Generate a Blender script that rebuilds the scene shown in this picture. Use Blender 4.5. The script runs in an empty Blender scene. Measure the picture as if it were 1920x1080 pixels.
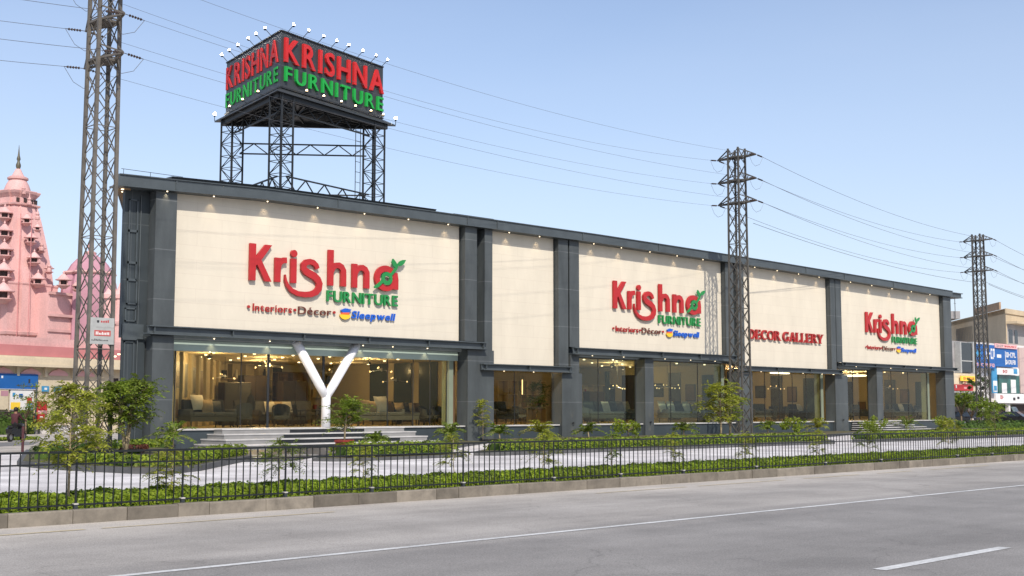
import bpy, math, random
import numpy as np
from mathutils import Vector, Matrix

# ------------------------------------------------------------------ camera, world, sun, exposure
SC = bpy.context.scene
COL = SC.collection
F, H = 2350.0, 1.65                      # focal length in px of a 1920 px wide frame, eye height
PITCH = math.radians(5.5416)
HEAD = math.radians(45.169)              # showroom front runs along +X, camera looks 45 deg left of it
D = Vector((math.cos(HEAD), math.sin(HEAD), 0))
R = Vector((math.sin(HEAD), -math.cos(HEAD), 0))
FW = D * math.cos(PITCH) + Vector((0, 0, math.sin(PITCH)))
UP = -D * math.sin(PITCH) + Vector((0, 0, math.cos(PITCH)))
EYE = Vector((0, 0, H))
cd = bpy.data.cameras.new('camera')
cam = bpy.data.objects.new('camera', cd)
COL.objects.link(cam)
cd.sensor_width = 36.0
cd.lens = 36.0 * F / 1920.0
cd.clip_start, cd.clip_end = 0.1, 3000
m = Matrix((R, UP, -FW)).transposed().to_4x4()
m.translation = EYE
cam.matrix_world = m
SC.camera = cam

SUN_EL = math.radians(42)
SX, SY = -0.488, -0.873                  # horizontal direction towards the sun
w = bpy.data.worlds.new('World')
SC.world = w
w.use_nodes = True
nt = w.node_tree
bg = nt.nodes['Background']
sky = nt.nodes.new('ShaderNodeTexSky')
sky.sky_type = 'NISHITA'
sky.sun_disc = False
sky.sun_elevation = SUN_EL
sky.sun_rotation = math.atan2(SX, SY)
sky.air_density, sky.dust_density, sky.ozone_density = 1.0, 0.9, 1.2
tc = nt.nodes.new('ShaderNodeTexCoord'); sz = nt.nodes.new('ShaderNodeSeparateXYZ'); nt.links.new(tc.outputs['Generated'], sz.inputs[0])
mrs = nt.nodes.new('ShaderNodeMapRange'); mrs.inputs[1].default_value = 0.0; mrs.inputs[2].default_value = .36; mrs.inputs[3].default_value = .72; mrs.inputs[4].default_value = .12
nt.links.new(sz.outputs['Z'], mrs.inputs[0])
hz = nt.nodes.new('ShaderNodeMix'); hz.data_type = 'RGBA'; hz.inputs['B'].default_value = (4.32, 4.98, 6.1, 1)      # thin high haze, paler towards the horizon
hn = nt.nodes.new('ShaderNodeTexNoise'); hn.inputs['Scale'].default_value = 2.2; hn.inputs['Detail'].default_value = 5.0; hm = nt.nodes.new('ShaderNodeVectorMath'); hm.operation = 'MULTIPLY'; hm.inputs[1].default_value = (1, 1, 3.5)
nt.links.new(tc.outputs['Generated'], hm.inputs[0]); nt.links.new(hm.outputs[0], hn.inputs['Vector'])
ha = nt.nodes.new('ShaderNodeMath'); ha.operation = 'MULTIPLY_ADD'; ha.inputs[1].default_value = .30; hs = nt.nodes.new('ShaderNodeMath'); hs.operation = 'SUBTRACT'; hs.inputs[1].default_value = .15; hs.use_clamp = True
nt.links.new(hn.outputs['Fac'], ha.inputs[0]); nt.links.new(mrs.outputs[0], ha.inputs[2]); nt.links.new(ha.outputs[0], hs.inputs[0]); nt.links.new(hs.outputs[0], hz.inputs['Factor']); tint = nt.nodes.new('ShaderNodeVectorMath'); tint.operation = 'MULTIPLY'; tint.inputs[1].default_value = (1.03, .99, 1.03); nt.links.new(sky.outputs[0], tint.inputs[0]); nt.links.new(tint.outputs[0], hz.inputs['A']); nt.links.new(hz.outputs['Result'], bg.inputs[0])
bg.inputs[1].default_value = 0.15
ld = bpy.data.lights.new('sun', 'SUN')
ld.energy, ld.angle, ld.color = 4.2, math.radians(0.7), (1.0, 0.93, 0.82)
sun = bpy.data.objects.new('sun', ld)
COL.objects.link(sun)
sv = Vector((SX * math.cos(SUN_EL), SY * math.cos(SUN_EL), math.sin(SUN_EL)))
sun.rotation_euler = sv.to_track_quat('Z', 'Y').to_euler()
sun.location = (0, -20, 40)
vs = SC.view_settings
vs.view_transform, vs.look, vs.gamma, vs.exposure = 'Standard', 'None', 1, 0.12
SC.cycles.use_denoising = True
SC.cycles.max_bounces = 8
SC.cycles.transparent_max_bounces = 24
SC.cycles.sample_clamp_indirect = 6

rnd = random.Random(7)
npr = np.random.default_rng(11)

# ------------------------------------------------------------------ survey: photo pixel -> point in the place
def ray(x, y): return FW * F + R * (x - 960) - UP * (y - 540)
def at_y(x, y, Y): v = ray(x, y); return EYE + v * (Y / v.y)
def at_z(x, y, z=0.0): v = ray(x, y); return EYE + v * ((z - H) / v.z)
def at_d(x, y, dist): v = ray(x, y); return EYE + v * (dist / v.dot(D))

# ------------------------------------------------------------------ materials
MATS = {}
def nodes(name):
    mt = bpy.data.materials.new(name); mt.use_nodes = True
    t = mt.node_tree
    return mt, t, t.nodes['Principled BSDF']
def N(t, kind, **kw):
    n = t.nodes.new(kind)
    for k, v in kw.items():
        if hasattr(n, k): setattr(n, k, v)
        else: n.inputs[k].default_value = v
    return n
def mat(name, col, rough=.6, var=.12, scale=2.0, bump=0.0, metal=0.0, spec=.4, bscale=None, col2=None, stretch=None, fine=0.0):
    mt, t, b = nodes(name)
    b.inputs['Roughness'].default_value = rough
    b.inputs['Metallic'].default_value = metal
    b.inputs['Specular IOR Level'].default_value = spec
    g = N(t, 'ShaderNodeNewGeometry')
    src = g.outputs['Position']
    if stretch:
        mp = N(t, 'ShaderNodeVectorMath', operation='MULTIPLY'); mp.inputs[1].default_value = stretch
        t.links.new(src, mp.inputs[0]); src = mp.outputs[0]
    nz = N(t, 'ShaderNodeTexNoise', Scale=scale, Detail=6.0, Roughness=.6)
    t.links.new(src, nz.inputs['Vector'])
    mx = N(t, 'ShaderNodeMix', data_type='RGBA')
    c = col
    a = col2 if col2 else tuple(min(1, x * (1 + var)) for x in c)
    d = c if col2 else tuple(x * (1 - var) for x in c)
    rp = N(t, 'ShaderNodeMapRange'); rp.inputs[1].default_value = .3; rp.inputs[2].default_value = .7
    t.links.new(nz.outputs['Fac'], rp.inputs[0])
    t.links.new(rp.outputs[0], mx.inputs['Factor'])
    mx.inputs['A'].default_value = (*d, 1); mx.inputs['B'].default_value = (*a, 1)
    out = mx.outputs['Result']
    if fine:
        n2 = N(t, 'ShaderNodeTexNoise', Scale=scale * 14, Detail=3.0)
        t.links.new(g.outputs['Position'], n2.inputs['Vector'])
        r2 = N(t, 'ShaderNodeMapRange'); r2.inputs[1].default_value = .3; r2.inputs[2].default_value = .7
        r2.inputs[3].default_value = 1 - fine; r2.inputs[4].default_value = 1 + fine
        t.links.new(n2.outputs['Fac'], r2.inputs[0])
        mm = N(t, 'ShaderNodeVectorMath', operation='SCALE')
        t.links.new(out, mm.inputs[0]); t.links.new(r2.outputs[0], mm.inputs['Scale']); out = mm.outputs[0]
    t.links.new(out, b.inputs['Base Color'])
    if bump:
        bn = N(t, 'ShaderNodeTexNoise', Scale=bscale or scale * 8, Detail=4.0)
        t.links.new(g.outputs['Position'], bn.inputs['Vector'])
        bp = N(t, 'ShaderNodeBump', Strength=bump, Distance=.02)
        t.links.new(bn.outputs['Fac'], bp.inputs['Height']); t.links.new(bp.outputs[0], b.inputs['Normal'])
    MATS[name] = mt
    return mt
def slab_mat(name, col, tw, th, joint, jw=.02, rough=.6, var=.04, offset=.5, axes='XZ', spec=.4, stain=.1):
    """cladding in slabs: a brick pattern laid on the wall with faint joints, plus soft streaks of dirt"""
    mt, t, b = nodes(name)
    b.inputs['Roughness'].default_value = rough; b.inputs['Specular IOR Level'].default_value = spec
    g = N(t, 'ShaderNodeNewGeometry'); sp = N(t, 'ShaderNodeSeparateXYZ'); cb = N(t, 'ShaderNodeCombineXYZ')
    t.links.new(g.outputs['Position'], sp.inputs[0])
    t.links.new(sp.outputs[axes[0]], cb.inputs['X']); t.links.new(sp.outputs[axes[1]], cb.inputs['Y'])
    br = N(t, 'ShaderNodeTexBrick', offset=offset, squash=1.0)
    br.inputs['Scale'].default_value = 1; br.inputs['Brick Width'].default_value = tw; br.inputs['Row Height'].default_value = th
    br.inputs['Mortar Size'].default_value = jw; br.inputs['Mortar Smooth'].default_value = .3; br.inputs['Bias'].default_value = 0
    br.inputs['Color1'].default_value = (*[x * (1 - var) for x in col], 1)
    br.inputs['Color2'].default_value = (*[min(1, x * (1 + var)) for x in col], 1)
    br.inputs['Mortar'].default_value = (*joint, 1)
    t.links.new(cb.outputs[0], br.inputs['Vector'])
    nz = N(t, 'ShaderNodeTexNoise', Scale=.8, Detail=7.0, Roughness=.65)
    st = N(t, 'ShaderNodeVectorMath', operation='MULTIPLY'); st.inputs[1].default_value = (1.6, 1.6, .5)
    t.links.new(g.outputs['Position'], st.inputs[0]); t.links.new(st.outputs[0], nz.inputs['Vector'])
    rp = N(t, 'ShaderNodeMapRange'); rp.inputs[1].default_value = .35; rp.inputs[2].default_value = .75
    rp.inputs[3].default_value = 1.0 + stain * .4; rp.inputs[4].default_value = 1 - stain
    t.links.new(nz.outputs['Fac'], rp.inputs[0])
    sc = N(t, 'ShaderNodeVectorMath', operation='SCALE')
    t.links.new(br.outputs['Color'], sc.inputs[0]); t.links.new(rp.outputs[0], sc.inputs['Scale'])
    t.links.new(sc.outputs[0], b.inputs['Base Color'])
    MATS[name] = mt
    return mt
def leaf_mat(name, dark, light, trans=.35):
    mt, t, b = nodes(name)
    b.inputs['Roughness'].default_value = .5; b.inputs['Specular IOR Level'].default_value = .3
    g = N(t, 'ShaderNodeNewGeometry')
    rp = N(t, 'ShaderNodeMix', data_type='RGBA')
    t.links.new(g.outputs['Random Per Island'], rp.inputs['Factor'])
    rp.inputs['A'].default_value = (*dark, 1); rp.inputs['B'].default_value = (*light, 1)
    nz = N(t, 'ShaderNodeTexNoise', Scale=1.7, Detail=4.0); t.links.new(g.outputs['Position'], nz.inputs['Vector'])
    mr = N(t, 'ShaderNodeMapRange'); mr.inputs[1].default_value = .42; mr.inputs[2].default_value = .70; mr.inputs[4].default_value = .75; t.links.new(nz.outputs['Fac'], mr.inputs[0])
    dm = N(t, 'ShaderNodeMix', data_type='RGBA'); t.links.new(mr.outputs[0], dm.inputs['Factor']); t.links.new(rp.outputs['Result'], dm.inputs['A'])
    dm.inputs['B'].default_value = (dark[0] * .9 + .02, dark[1] * .75 + .01, dark[2] + .012, 1); rp = dm      # patches of older, duller leaf
    t.links.new(rp.outputs['Result'], b.inputs['Base Color'])
    tr = N(t, 'ShaderNodeBsdfTranslucent'); t.links.new(rp.outputs['Result'], tr.inputs['Color'])
    ms = N(t, 'ShaderNodeMixShader'); ms.inputs[0].default_value = trans
    t.links.new(b.outputs[0], ms.inputs[1]); t.links.new(tr.outputs[0], ms.inputs[2])
    t.links.new(ms.outputs[0], t.nodes['Material Output'].inputs['Surface'])
    MATS[name] = mt
    return mt
def glow_mat(name, col, strength):
    mt, t, b = nodes(name)
    b.inputs['Base Color'].default_value = (*col, 1)
    b.inputs['Emission Color'].default_value = (*col, 1); b.inputs['Emission Strength'].default_value = strength
    MATS[name] = mt
    return mt
def glass_mat(name, tint, refl):
    mt, t, b = nodes(name)
    t.nodes.remove(b)
    lw = N(t, 'ShaderNodeLayerWeight', Blend=.5)
    pw = N(t, 'ShaderNodeMath', operation='POWER'); pw.inputs[1].default_value = 5.0
    t.links.new(lw.outputs['Facing'], pw.inputs[0])
    mr = N(t, 'ShaderNodeMapRange'); mr.inputs[3].default_value = refl; mr.inputs[4].default_value = 1.0
    t.links.new(pw.outputs[0], mr.inputs[0])
    tp = N(t, 'ShaderNodeBsdfTransparent'); tp.inputs[0].default_value = (*tint, 1)
    gl = N(t, 'ShaderNodeBsdfGlossy'); gl.inputs['Roughness'].default_value = .01; gl.inputs['Color'].default_value = (.95, 1, .98, 1)
    ms = N(t, 'ShaderNodeMixShader')
    t.links.new(mr.outputs[0], ms.inputs[0]); t.links.new(tp.outputs[0], ms.inputs[1]); t.links.new(gl.outputs[0], ms.inputs[2])
    t.links.new(ms.outputs[0], t.nodes['Material Output'].inputs['Surface'])
    MATS[name] = mt
    return mt

cream = slab_mat('cream slabs', (.645, .583, .475), 2.4, .61, (.585, .515, .42), .010, .7, .012, stain=.07)
clad = slab_mat('grey metal cladding', (.068, .077, .080), 9.0, 2.05, (.12, .13, .135), .02, .5, .07, 0, stain=.34)
clad_dark = slab_mat('dark metal cladding', (.040, .050, .056), 1.3, 2.3, (.07, .08, .085), .02, .5, .06, 0, stain=.25)
plinth_m = slab_mat('dark granite plinth', (.042, .054, .062), 1.8, 2.0, (.03, .035, .04), .015, .35, .06, 0, stain=.2)
steel = mat('painted grey steel', (.062, .074, .080), .42, .16, 1.2, spec=.5)
steel_dark = mat('dark roof steel', (.035, .042, .047), .5, .2, 1.5)
frame_m = mat('black window frame', (.02, .022, .024), .4, .1)
white_paint = mat('white painted column', (.80, .80, .82), .35, .03, 2)
marble = mat('white marble', (.47, .46, .45), .35, .16, 1.6, fine=.05)
granite = mat('black granite', (.02, .022, .025), .25, .2, 6)
frost = mat('frosted green glass band', (.36, .44, .385), .35, .05, .6)
glass = glass_mat('showroom glass', (.86, .86, .76), .012)
glass_sky = glass_mat('glossy showroom glass', (.76, .82, .75), .042)
floor_in = mat('tan showroom floor', (.50, .38, .20), .3, .12, 1.2)
wall_in = mat('warm showroom wall', (.31, .26, .165), .7, .08, .7)
ceil_in = mat('showroom ceiling', (.50, .43, .30), .8, .05, .7)
wood = mat('brown wood', (.11, .065, .035), .45, .3, 5, stretch=(1, 1, .2))
dark_wood = mat('dark wood', (.035, .024, .018), .4, .25, 5)
cloth_grey = mat('grey upholstery', (.088, .084, .078), .9, .15, 6, bump=.2)
cloth_dark = mat('charcoal upholstery', (.034, .033, .032), .9, .2, 6, bump=.2)
cloth_tan = mat('tan upholstery', (.36, .26, .15), .9, .12, 6, bump=.2)
cloth_light = mat('pale cushion cloth', (.55, .50, .42), .9, .08, 6)
cloth_red = mat('red wall finish', (.22, .02, .018), .7, .15, 2)
shelf_m = mat('beige shelving', (.36, .29, .18), .6, .1, 2)
screen_m = mat('dark picture', (.05, .05, .045), .5, .5, 3)
glow = glow_mat('warm lamp', (1, .70, .34), 2.6)
spot_glow = glow_mat('warm downlight', (1, .80, .52), 3)
bulb_glow = glow_mat('white sign bulb', (1, .93, .80), 60)
bulb_warm = glow_mat('warm sign bulb', (1, .72, .38), 14)
red_sign = mat('red sign letter', (.42, .020, .022), .4, .08, 2)
red_dull = mat('deep red sign letter', (.36, .022, .020), .45, .08, 2)
brown_sign = mat('brown sign letter', (.13, .035, .022), .5, .1, 2)
green_sign = mat('green sign letter', (.018, .22, .055), .4, .08, 2)
green_bright = mat('bright green sign letter', (.010, .32, .05), .6, .08, 2)
red_bright = mat('bright red sign letter', (.52, .018, .020), .6, .08, 2)
blue_sign = mat('blue sign letter', (.012, .10, .50), .4, .06, 2)
orange_sign = mat('orange sign piece', (.70, .13, .04), .4, .06, 2)
yellow_sign = mat('yellow sign piece', (.85, .52, .03), .4, .06, 2)
board_m = mat('dark sign board', (.040, .044, .048), .4, .15, 1.2)
black_iron = mat('black lattice iron', (.018, .020, .022), .5, .3, 3)
rust_iron = mat('weathered lattice iron', (.112, .100, .086), .65, .3, 3)
grey_iron = mat('grey lattice iron', (.075, .070, .062), .6, .3, 3)
wire_m = mat('dark wire', (.10, .10, .11), .5, .1)
ceramic = mat('brown insulator', (.05, .03, .022), .3, .2)
fence_m = mat('black fence paint', (.012, .014, .015), .4, .2, 8)
cap_m = mat('pale post foot', (.42, .40, .37), .8, .2, 8)
soil = mat('garden soil', (.10, .07, .045), .95, .3, 3, bump=.5, col2=(.07, .085, .03))
kerb_dark = mat('dark bed kerb', (.085, .085, .085), .7, .3, 2, bump=.2)
kerb_pale = mat('pale bed kerb', (.42, .40, .38), .8, .2, 2, bump=.2)
hedge_leaf = leaf_mat('hedge leaf', (.11, .19, .012), (.36, .46, .035), .4)
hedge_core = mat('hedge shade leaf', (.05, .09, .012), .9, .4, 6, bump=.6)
bed_leaf = leaf_mat('bed hedge leaf', (.11, .18, .012), (.34, .42, .035), .4)
tree_leaf = leaf_mat('feathery leaf', (.10, .17, .015), (.28, .35, .04), .45)
tree_leaf_y = leaf_mat('yellow green leaf', (.19, .24, .02), (.44, .45, .06), .45)
tree_leaf_d = leaf_mat('deep green leaf', (.03, .075, .012), (.10, .17, .025), .35)
palm_leaf = leaf_mat('palm leaf', (.10, .18, .016), (.27, .35, .05), .4)
red_leaf = leaf_mat('reddish leaf', (.09, .028, .018), (.15, .055, .03), .3)
bark = mat('pale bark', (.30, .24, .15), .85, .25, 8, bump=.4)
bark_d = mat('brown bark', (.16, .115, .07), .85, .25, 8, bump=.4)
pink = mat('pink temple plaster', (.62, .37, .35), .85, .17, .55, bump=.3, bscale=5, fine=.09, stretch=(1, 1, .35))
pink_dk = mat('deep pink band', (.50, .19, .19), .8, .1, .6)
pink_lt = mat('pale pink trim', (.56, .33, .31), .8, .12, 1)
mauve = mat('mauve temple plaster', (.44, .23, .28), .8, .14, .5)
brass = mat('dark spire metal', (.10, .09, .06), .5, .3, 3)
void = mat('dark opening', (.05, .034, .032), .8, .2)
beige = mat('beige plaster', (.50, .40, .27), .8, .12, .5, stretch=(1, 1, .4), fine=.05)
cream_pl = mat('cream plaster', (.60, .51, .37), .8, .12, .6, fine=.05)
grey_pl = mat('grey plaster', (.30, .29, .29), .8, .15, .7)
white_pl = mat('white plaster', (.66, .63, .62), .75, .08, .7)
blue_board = mat('blue board', (.015, .11, .36), .5, .08, 1)
blue_lt = mat('light blue board', (.05, .26, .48), .5, .08, 1)
teal_glass = mat('dark green shop glass', (.02, .10, .085), .15, .5, .8)
red_board = mat('red board', (.42, .03, .03), .5, .1, 1)
pink_board = mat('pink board', (.75, .42, .42), .5, .06, 1)
yellow_board = mat('yellow board', (.90, .60, .06), .5, .06, 1)
white_board = mat('white board', (.72, .71, .70), .5, .05, 1)
grey_board = mat('pale grey notice plate', (.37, .375, .365), .5, .12, 4)
ink = mat('dark print', (.03, .03, .035), .6, .1)
car_black = mat('black car paint', (.012, .012, .014), .2, .1, spec=.6)
car_grey = mat('blue grey car paint', (.17, .23, .25), .25, .06, spec=.6)
car_glass = mat('dark car window', (.02, .025, .03), .08, .1, spec=.6)
rubber = mat('black rubber', (.015, .015, .015), .8, .1)
chrome = mat('bare metal', (.4, .4, .4), .3, .05, metal=1)
lens = mat('lamp lens', (.6, .55, .5), .15, .05)
skin = mat('brown skin', (.22, .11, .065), .6, .1)
shirt = mat('dark maroon shirt', (.07, .02, .025), .85, .2, 8)
trouser = mat('black trousers', (.018, .018, .02), .85, .2, 8)
hair_m = mat('black hair', (.01, .009, .009), .6, .2)
terracotta = mat('red plant pot', (.25, .035, .025), .6, .15, 4)
line_m = mat('worn white road paint', (.52, .52, .51), .8, .22, 1.5, fine=.18)
trunk_m = bark

# ------------------------------------------------------------------ mesh building
class MB:
    def __init__(s): s.v = []; s.f = []
    def add(s, verts, faces):
        o = len(s.v); s.v += [tuple(p) for p in verts]; s.f += [tuple(i + o for i in f) for f in faces]; return s
    def box(s, x0, x1, y0, y1, z0, z1):
        v = [(x, y, z) for z in (z0, z1) for y in (y0, y1) for x in (x0, x1)]
        return s.add(v, [(0, 2, 3, 1), (4, 5, 7, 6), (0, 1, 5, 4), (2, 6, 7, 3), (0, 4, 6, 2), (1, 3, 7, 5)])
    def obox(s, c, ax, ay, az):
        c, ax, ay, az = map(Vector, (c, ax, ay, az))
        v = [c + ax * i + ay * j + az * k for k in (-1, 1) for j in (-1, 1) for i in (-1, 1)]
        return s.add(v, [(0, 2, 3, 1), (4, 5, 7, 6), (0, 1, 5, 4), (2, 6, 7, 3), (0, 4, 6, 2), (1, 3, 7, 5)])
    def bar(s, p, q, w, h=None, upv=(0, 0, 1)):
        p, q = Vector(p), Vector(q); d = (q - p)
        if d.length < 1e-6: return s
        dn = d.normalized(); u = Vector(upv)
        if abs(dn.dot(u)) > .98: u = Vector((1, 0, 0))
        a = dn.cross(u).normalized(); b = a.cross(dn)
        return s.obox((p + q) / 2, d / 2, a * w / 2, b * (h or w) / 2)
    def tube(s, pts, rad, n=8, cap=True):
        pts = [Vector(p) for p in pts]
        if not hasattr(rad, '__len__'): rad = [rad] * len(pts)
        o = len(s.v); pa = None
        for i, p in enumerate(pts):
            d = (pts[min(i + 1, len(pts) - 1)] - pts[max(i - 1, 0)]).normalized()
            if pa is None:
                u = Vector((0, 0, 1)) if abs(d.z) < .9 else Vector((1, 0, 0)); pa = d.cross(u).normalized()
            else:
                pa = (pa - d * pa.dot(d)).normalized()
            pb = d.cross(pa)
            for k in range(n):
                a = 2 * math.pi * k / n
                s.v.append(tuple(p + (pa * math.cos(a) + pb * math.sin(a)) * rad[i]))
        for i in range(len(pts) - 1):
            for k in range(n):
                a, b = o + i * n + k, o + i * n + (k + 1) % n
                s.f.append((a, b, b + n, a + n))
        if cap:
            s.f.append(tuple(o + k for k in range(n))[::-1]); e = o + (len(pts) - 1) * n
            s.f.append(tuple(e + k for k in range(n)))
        return s
    def lathe(s, c, prof, n=16):
        c = Vector(c); o = len(s.v)
        for r, z in prof:
            for k in range(n):
                a = 2 * math.pi * k / n
                s.v.append((c.x + r * math.cos(a), c.y + r * math.sin(a), c.z + z))
        for i in range(len(prof) - 1):
            for k in range(n):
                a, b = o + i * n + k, o + i * n + (k + 1) % n
                s.f.append((a, b, b + n, a + n))
        s.f.append(tuple(o + k for k in range(n))[::-1]); e = o + (len(prof) - 1) * n
        s.f.append(tuple(e + k for k in range(n)))
        return s
    def loft(s, secs):
        """secs: list of rings (same count) of points"""
        o = len(s.v); n = len(secs[0])
        for sec in secs: s.v += [tuple(p) for p in sec]
        for i in range(len(secs) - 1):
            for k in range(n):
                a, b = o + i * n + k, o + i * n + (k + 1) % n
                s.f.append((a, b, b + n, a + n))
        s.f.append(tuple(o + k for k in range(n))[::-1]); e = o + (len(secs) - 1) * n
        s.f.append(tuple(e + k for k in range(n)))
        return s
    def prism(s, poly, fn0, fn1):
        """poly of 2-D points mapped by fn0 / fn1 to the two end faces"""
        return s.loft([[fn0(*p) for p in poly], [fn1(*p) for p in poly]])
    def ribbon(s, pts, wid, mapf, t):
        """variable width stroke in 2-D, extruded by t through mapf(x, y, z)"""
        L, Rr = [], []
        for i, p in enumerate(pts):
            a, b = pts[max(i - 1, 0)], pts[min(i + 1, len(pts) - 1)]
            d = Vector((b[0] - a[0], b[1] - a[1])).normalized(); nn = Vector((-d.y, d.x)); hw = wid[i] / 2
            L.append((p[0] + nn.x * hw, p[1] + nn.y * hw)); Rr.append((p[0] - nn.x * hw, p[1] - nn.y * hw))
        secs = [[mapf(*L[i], 0), mapf(*L[i], t), mapf(*Rr[i], t), mapf(*Rr[i], 0)] for i in range(len(pts))]
        return s.loft(secs)
    def build(s, name, material, parent=None, org=None, smooth=False):
        me = bpy.data.meshes.new(name)
        if org is None and parent is not None and 'org' in ORG.get(parent.name, {}): org = ORG[parent.name]['org']
        v = s.v
        if org is not None and len(v):
            v = (np.array(v, float) - np.array(org, float)).tolist()
        me.from_pydata(v, [], s.f)
        me.materials.append(material)
        if smooth is True: me.polygons.foreach_set('use_smooth', [True] * len(me.polygons))
        o = bpy.data.objects.new(name, me); COL.objects.link(o)
        if smooth == 'auto':
            me.polygons.foreach_set('use_smooth', [True] * len(me.polygons)); me.set_sharp_from_angle(angle=math.radians(40))
        if parent is not None:
            o.parent = parent; ORG[o.name] = {'org': org if org is not None else (0, 0, 0)}
        return o
ORG = {}
def tag(o, label=None, cat=None, group=None, kind=None):
    if label: o['label'] = label
    if cat: o['category'] = cat
    if group: o['group'] = group
    if kind: o['kind'] = kind
    return o
def thing(name, loc, label, cat, group=None):
    o = bpy.data.objects.new(name, None); COL.objects.link(o); o.location = loc; o.empty_display_size = .2
    ORG[o.name] = {'org': tuple(loc)}
    return tag(o, label, cat, group)
def solo(name, mb, material, label, cat, group=None, smooth=False):
    return tag(mb.build(name, material, smooth=smooth), label, cat, group)
def struct(name, mb, material, smooth=False): return tag(mb.build(name, material, smooth=smooth), kind='structure')
def copy_tree(o, parent=None):
    c = o.copy(); COL.objects.link(c)
    if parent is not None: c.parent = parent
    for ch in list(o.children): copy_tree(ch, c)
    return c
def spot_lamp(name, parent, loc, target, watts, size, col=(1, .78, .5), blend=.8):
    l = bpy.data.lights.new(name, 'SPOT'); l.energy = watts; l.spot_size = math.radians(size); l.spot_blend = blend
    l.color = col; l.shadow_soft_size = .04
    o = bpy.data.objects.new(name, l); COL.objects.link(o)
    o.rotation_euler = (Vector(loc) - Vector(target)).to_track_quat('Z', 'Y').to_euler()
    o.location = Vector(loc) - Vector(ORG[parent.name]['org']); o.parent = parent
def point_lamp(name, parent, loc, watts, col=(1, .72, .40), r=.12):
    l = bpy.data.lights.new(name, 'POINT'); l.energy = watts; l.color = col; l.shadow_soft_size = r
    o = bpy.data.objects.new(name, l); COL.objects.link(o)
    o.location = Vector(loc) - Vector(ORG[parent.name]['org']); o.parent = parent

# ------------------------------------------------------------------ lettering (built-in font, cut as solid letters)
GL = {}
def glyph(ch, bold):
    k = (ch, bold)
    if k not in GL:
        cu = bpy.data.curves.new('glyph', 'FONT'); cu.body = ch; cu.size = 1; cu.extrude = .5; cu.offset = bold; cu.resolution_u = 4
        ob = bpy.data.objects.new('glyph', cu); COL.objects.link(ob)
        bpy.context.view_layer.update()
        dg = bpy.context.evaluated_depsgraph_get()
        me = bpy.data.meshes.new_from_object(ob.evaluated_get(dg))
        v = [tuple(p.co) for p in me.vertices]; f = [tuple(p.vertices) for p in me.polygons]
        bpy.data.objects.remove(ob); bpy.data.meshes.remove(me)
        xs = [p[0] for p in v] or [0]
        GL[k] = (v, f, min(xs), max(xs))
    return GL[k]
def lettering(text, p0, p1, height, u, nrm, depth, bold=.02, gap=.10, slant=0.0, space=.32):
    """letters standing on the line p0-p1 (stretched to it); yields one MB per letter. cap height 0.7 of font size"""
    p0, p1, u, nrm = Vector(p0), Vector(p1), Vector(u), Vector(nrm)
    x, lay = 0, []
    for ch in text:
        if ch == ' ': x += space; continue
        v, f, a, b = glyph(ch, bold)
        lay.append((v, f, x - a)); x += b - a + gap
    total = x - gap
    sx = (p1 - p0).length / total; cap = .729; sy = height / cap
    base = (p1 - p0).normalized()
    for v, f, dx in lay:
        mb = MB()
        mb.add([p0 + base * ((q[0] + dx) * sx + slant * q[1] * sy) + Vector((0, 0, 1)) * (q[1] * sy) + nrm * ((q[2] + .5) * depth) for q in v], f)
        yield mb
def lettering_one(*a, **k):
    out = MB()
    for mb in lettering(*a, **k): out.add(mb.v, mb.f)
    return out

# ------------------------------------------------------------------ foliage
def leaf_mesh(name, cen, nor, siz, material, parent=None, org=None, aspect=.5, along=None):
    """many small kite-shaped leaves at given centres"""
    cen = np.asarray(cen, float); n = len(cen)
    nor = np.asarray(nor, float); nor /= np.linalg.norm(nor, axis=1, keepdims=True) + 1e-9
    t = np.asarray(along, float) if along is not None else npr.normal(size=(n, 3))
    t = t - nor * (t * nor).sum(1, keepdims=True); t /= np.linalg.norm(t, axis=1, keepdims=True) + 1e-9
    b = np.cross(nor, t); s = np.asarray(siz, float).reshape(-1, 1) * np.ones((n, 1))
    off = np.array(org, float) if org is not None else 0
    V = np.stack([cen - t * s * .5, cen + b * s * aspect * .5 + nor * s * .08, cen + t * s * .5, cen - b * s * aspect * .5 + nor * s * .08], 1) - off
    me = bpy.data.meshes.new(name)
    me.vertices.add(n * 4); me.vertices.foreach_set('co', V.reshape(-1))
    me.loops.add(n * 4); me.loops.foreach_set('vertex_index', np.arange(n * 4, dtype=np.int32))
    me.polygons.add(n); me.polygons.foreach_set('loop_start', np.arange(0, n * 4, 4, dtype=np.int32))
    me.polygons.foreach_set('loop_total', np.full(n, 4, dtype=np.int32))
    me.update(calc_edges=True); me.validate()
    me.materials.append(material)
    o = bpy.data.objects.new(name, me); COL.objects.link(o)
    if parent is not None: o.parent = parent
    return o
def rand_dirs(n):
    v = npr.normal(size=(n, 3)); return v / np.linalg.norm(v, axis=1, keepdims=True)
def fronds(specs, leaf, per, droop):
    """compound leaves: (start, direction, length) -> leaflet centres, normals, axes"""
    C, Nn, T = [], [], []
    for p, d, L in specs:
        p = Vector(p); d = Vector(d).normalized()
        side = d.cross(Vector((0, 0, 1)))
        if side.length < .05: side = Vector((1, 0, 0))
        side.normalize()
        for i in range(per):
            t = (i + .5) / per
            c = p + d * (L * t) + Vector((0, 0, -droop * L * t * t))
            dd = (d + Vector((0, 0, -2 * droop * t))).normalized()
            for sgn in (-1, 1):
                ax = (dd * .6 + side * sgn * .8 + Vector((rnd.gauss(0, .2), rnd.gauss(0, .2), rnd.gauss(-.15, .2)))).normalized()
                C.append(c + ax * leaf * .5); T.append(ax)
                Nn.append((side.cross(dd) + Vector((rnd.gauss(0, .35), rnd.gauss(0, .35), rnd.gauss(0, .2)))).normalized())
    return [tuple(c) for c in C], [tuple(c) for c in Nn], [tuple(c) for c in T]
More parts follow.
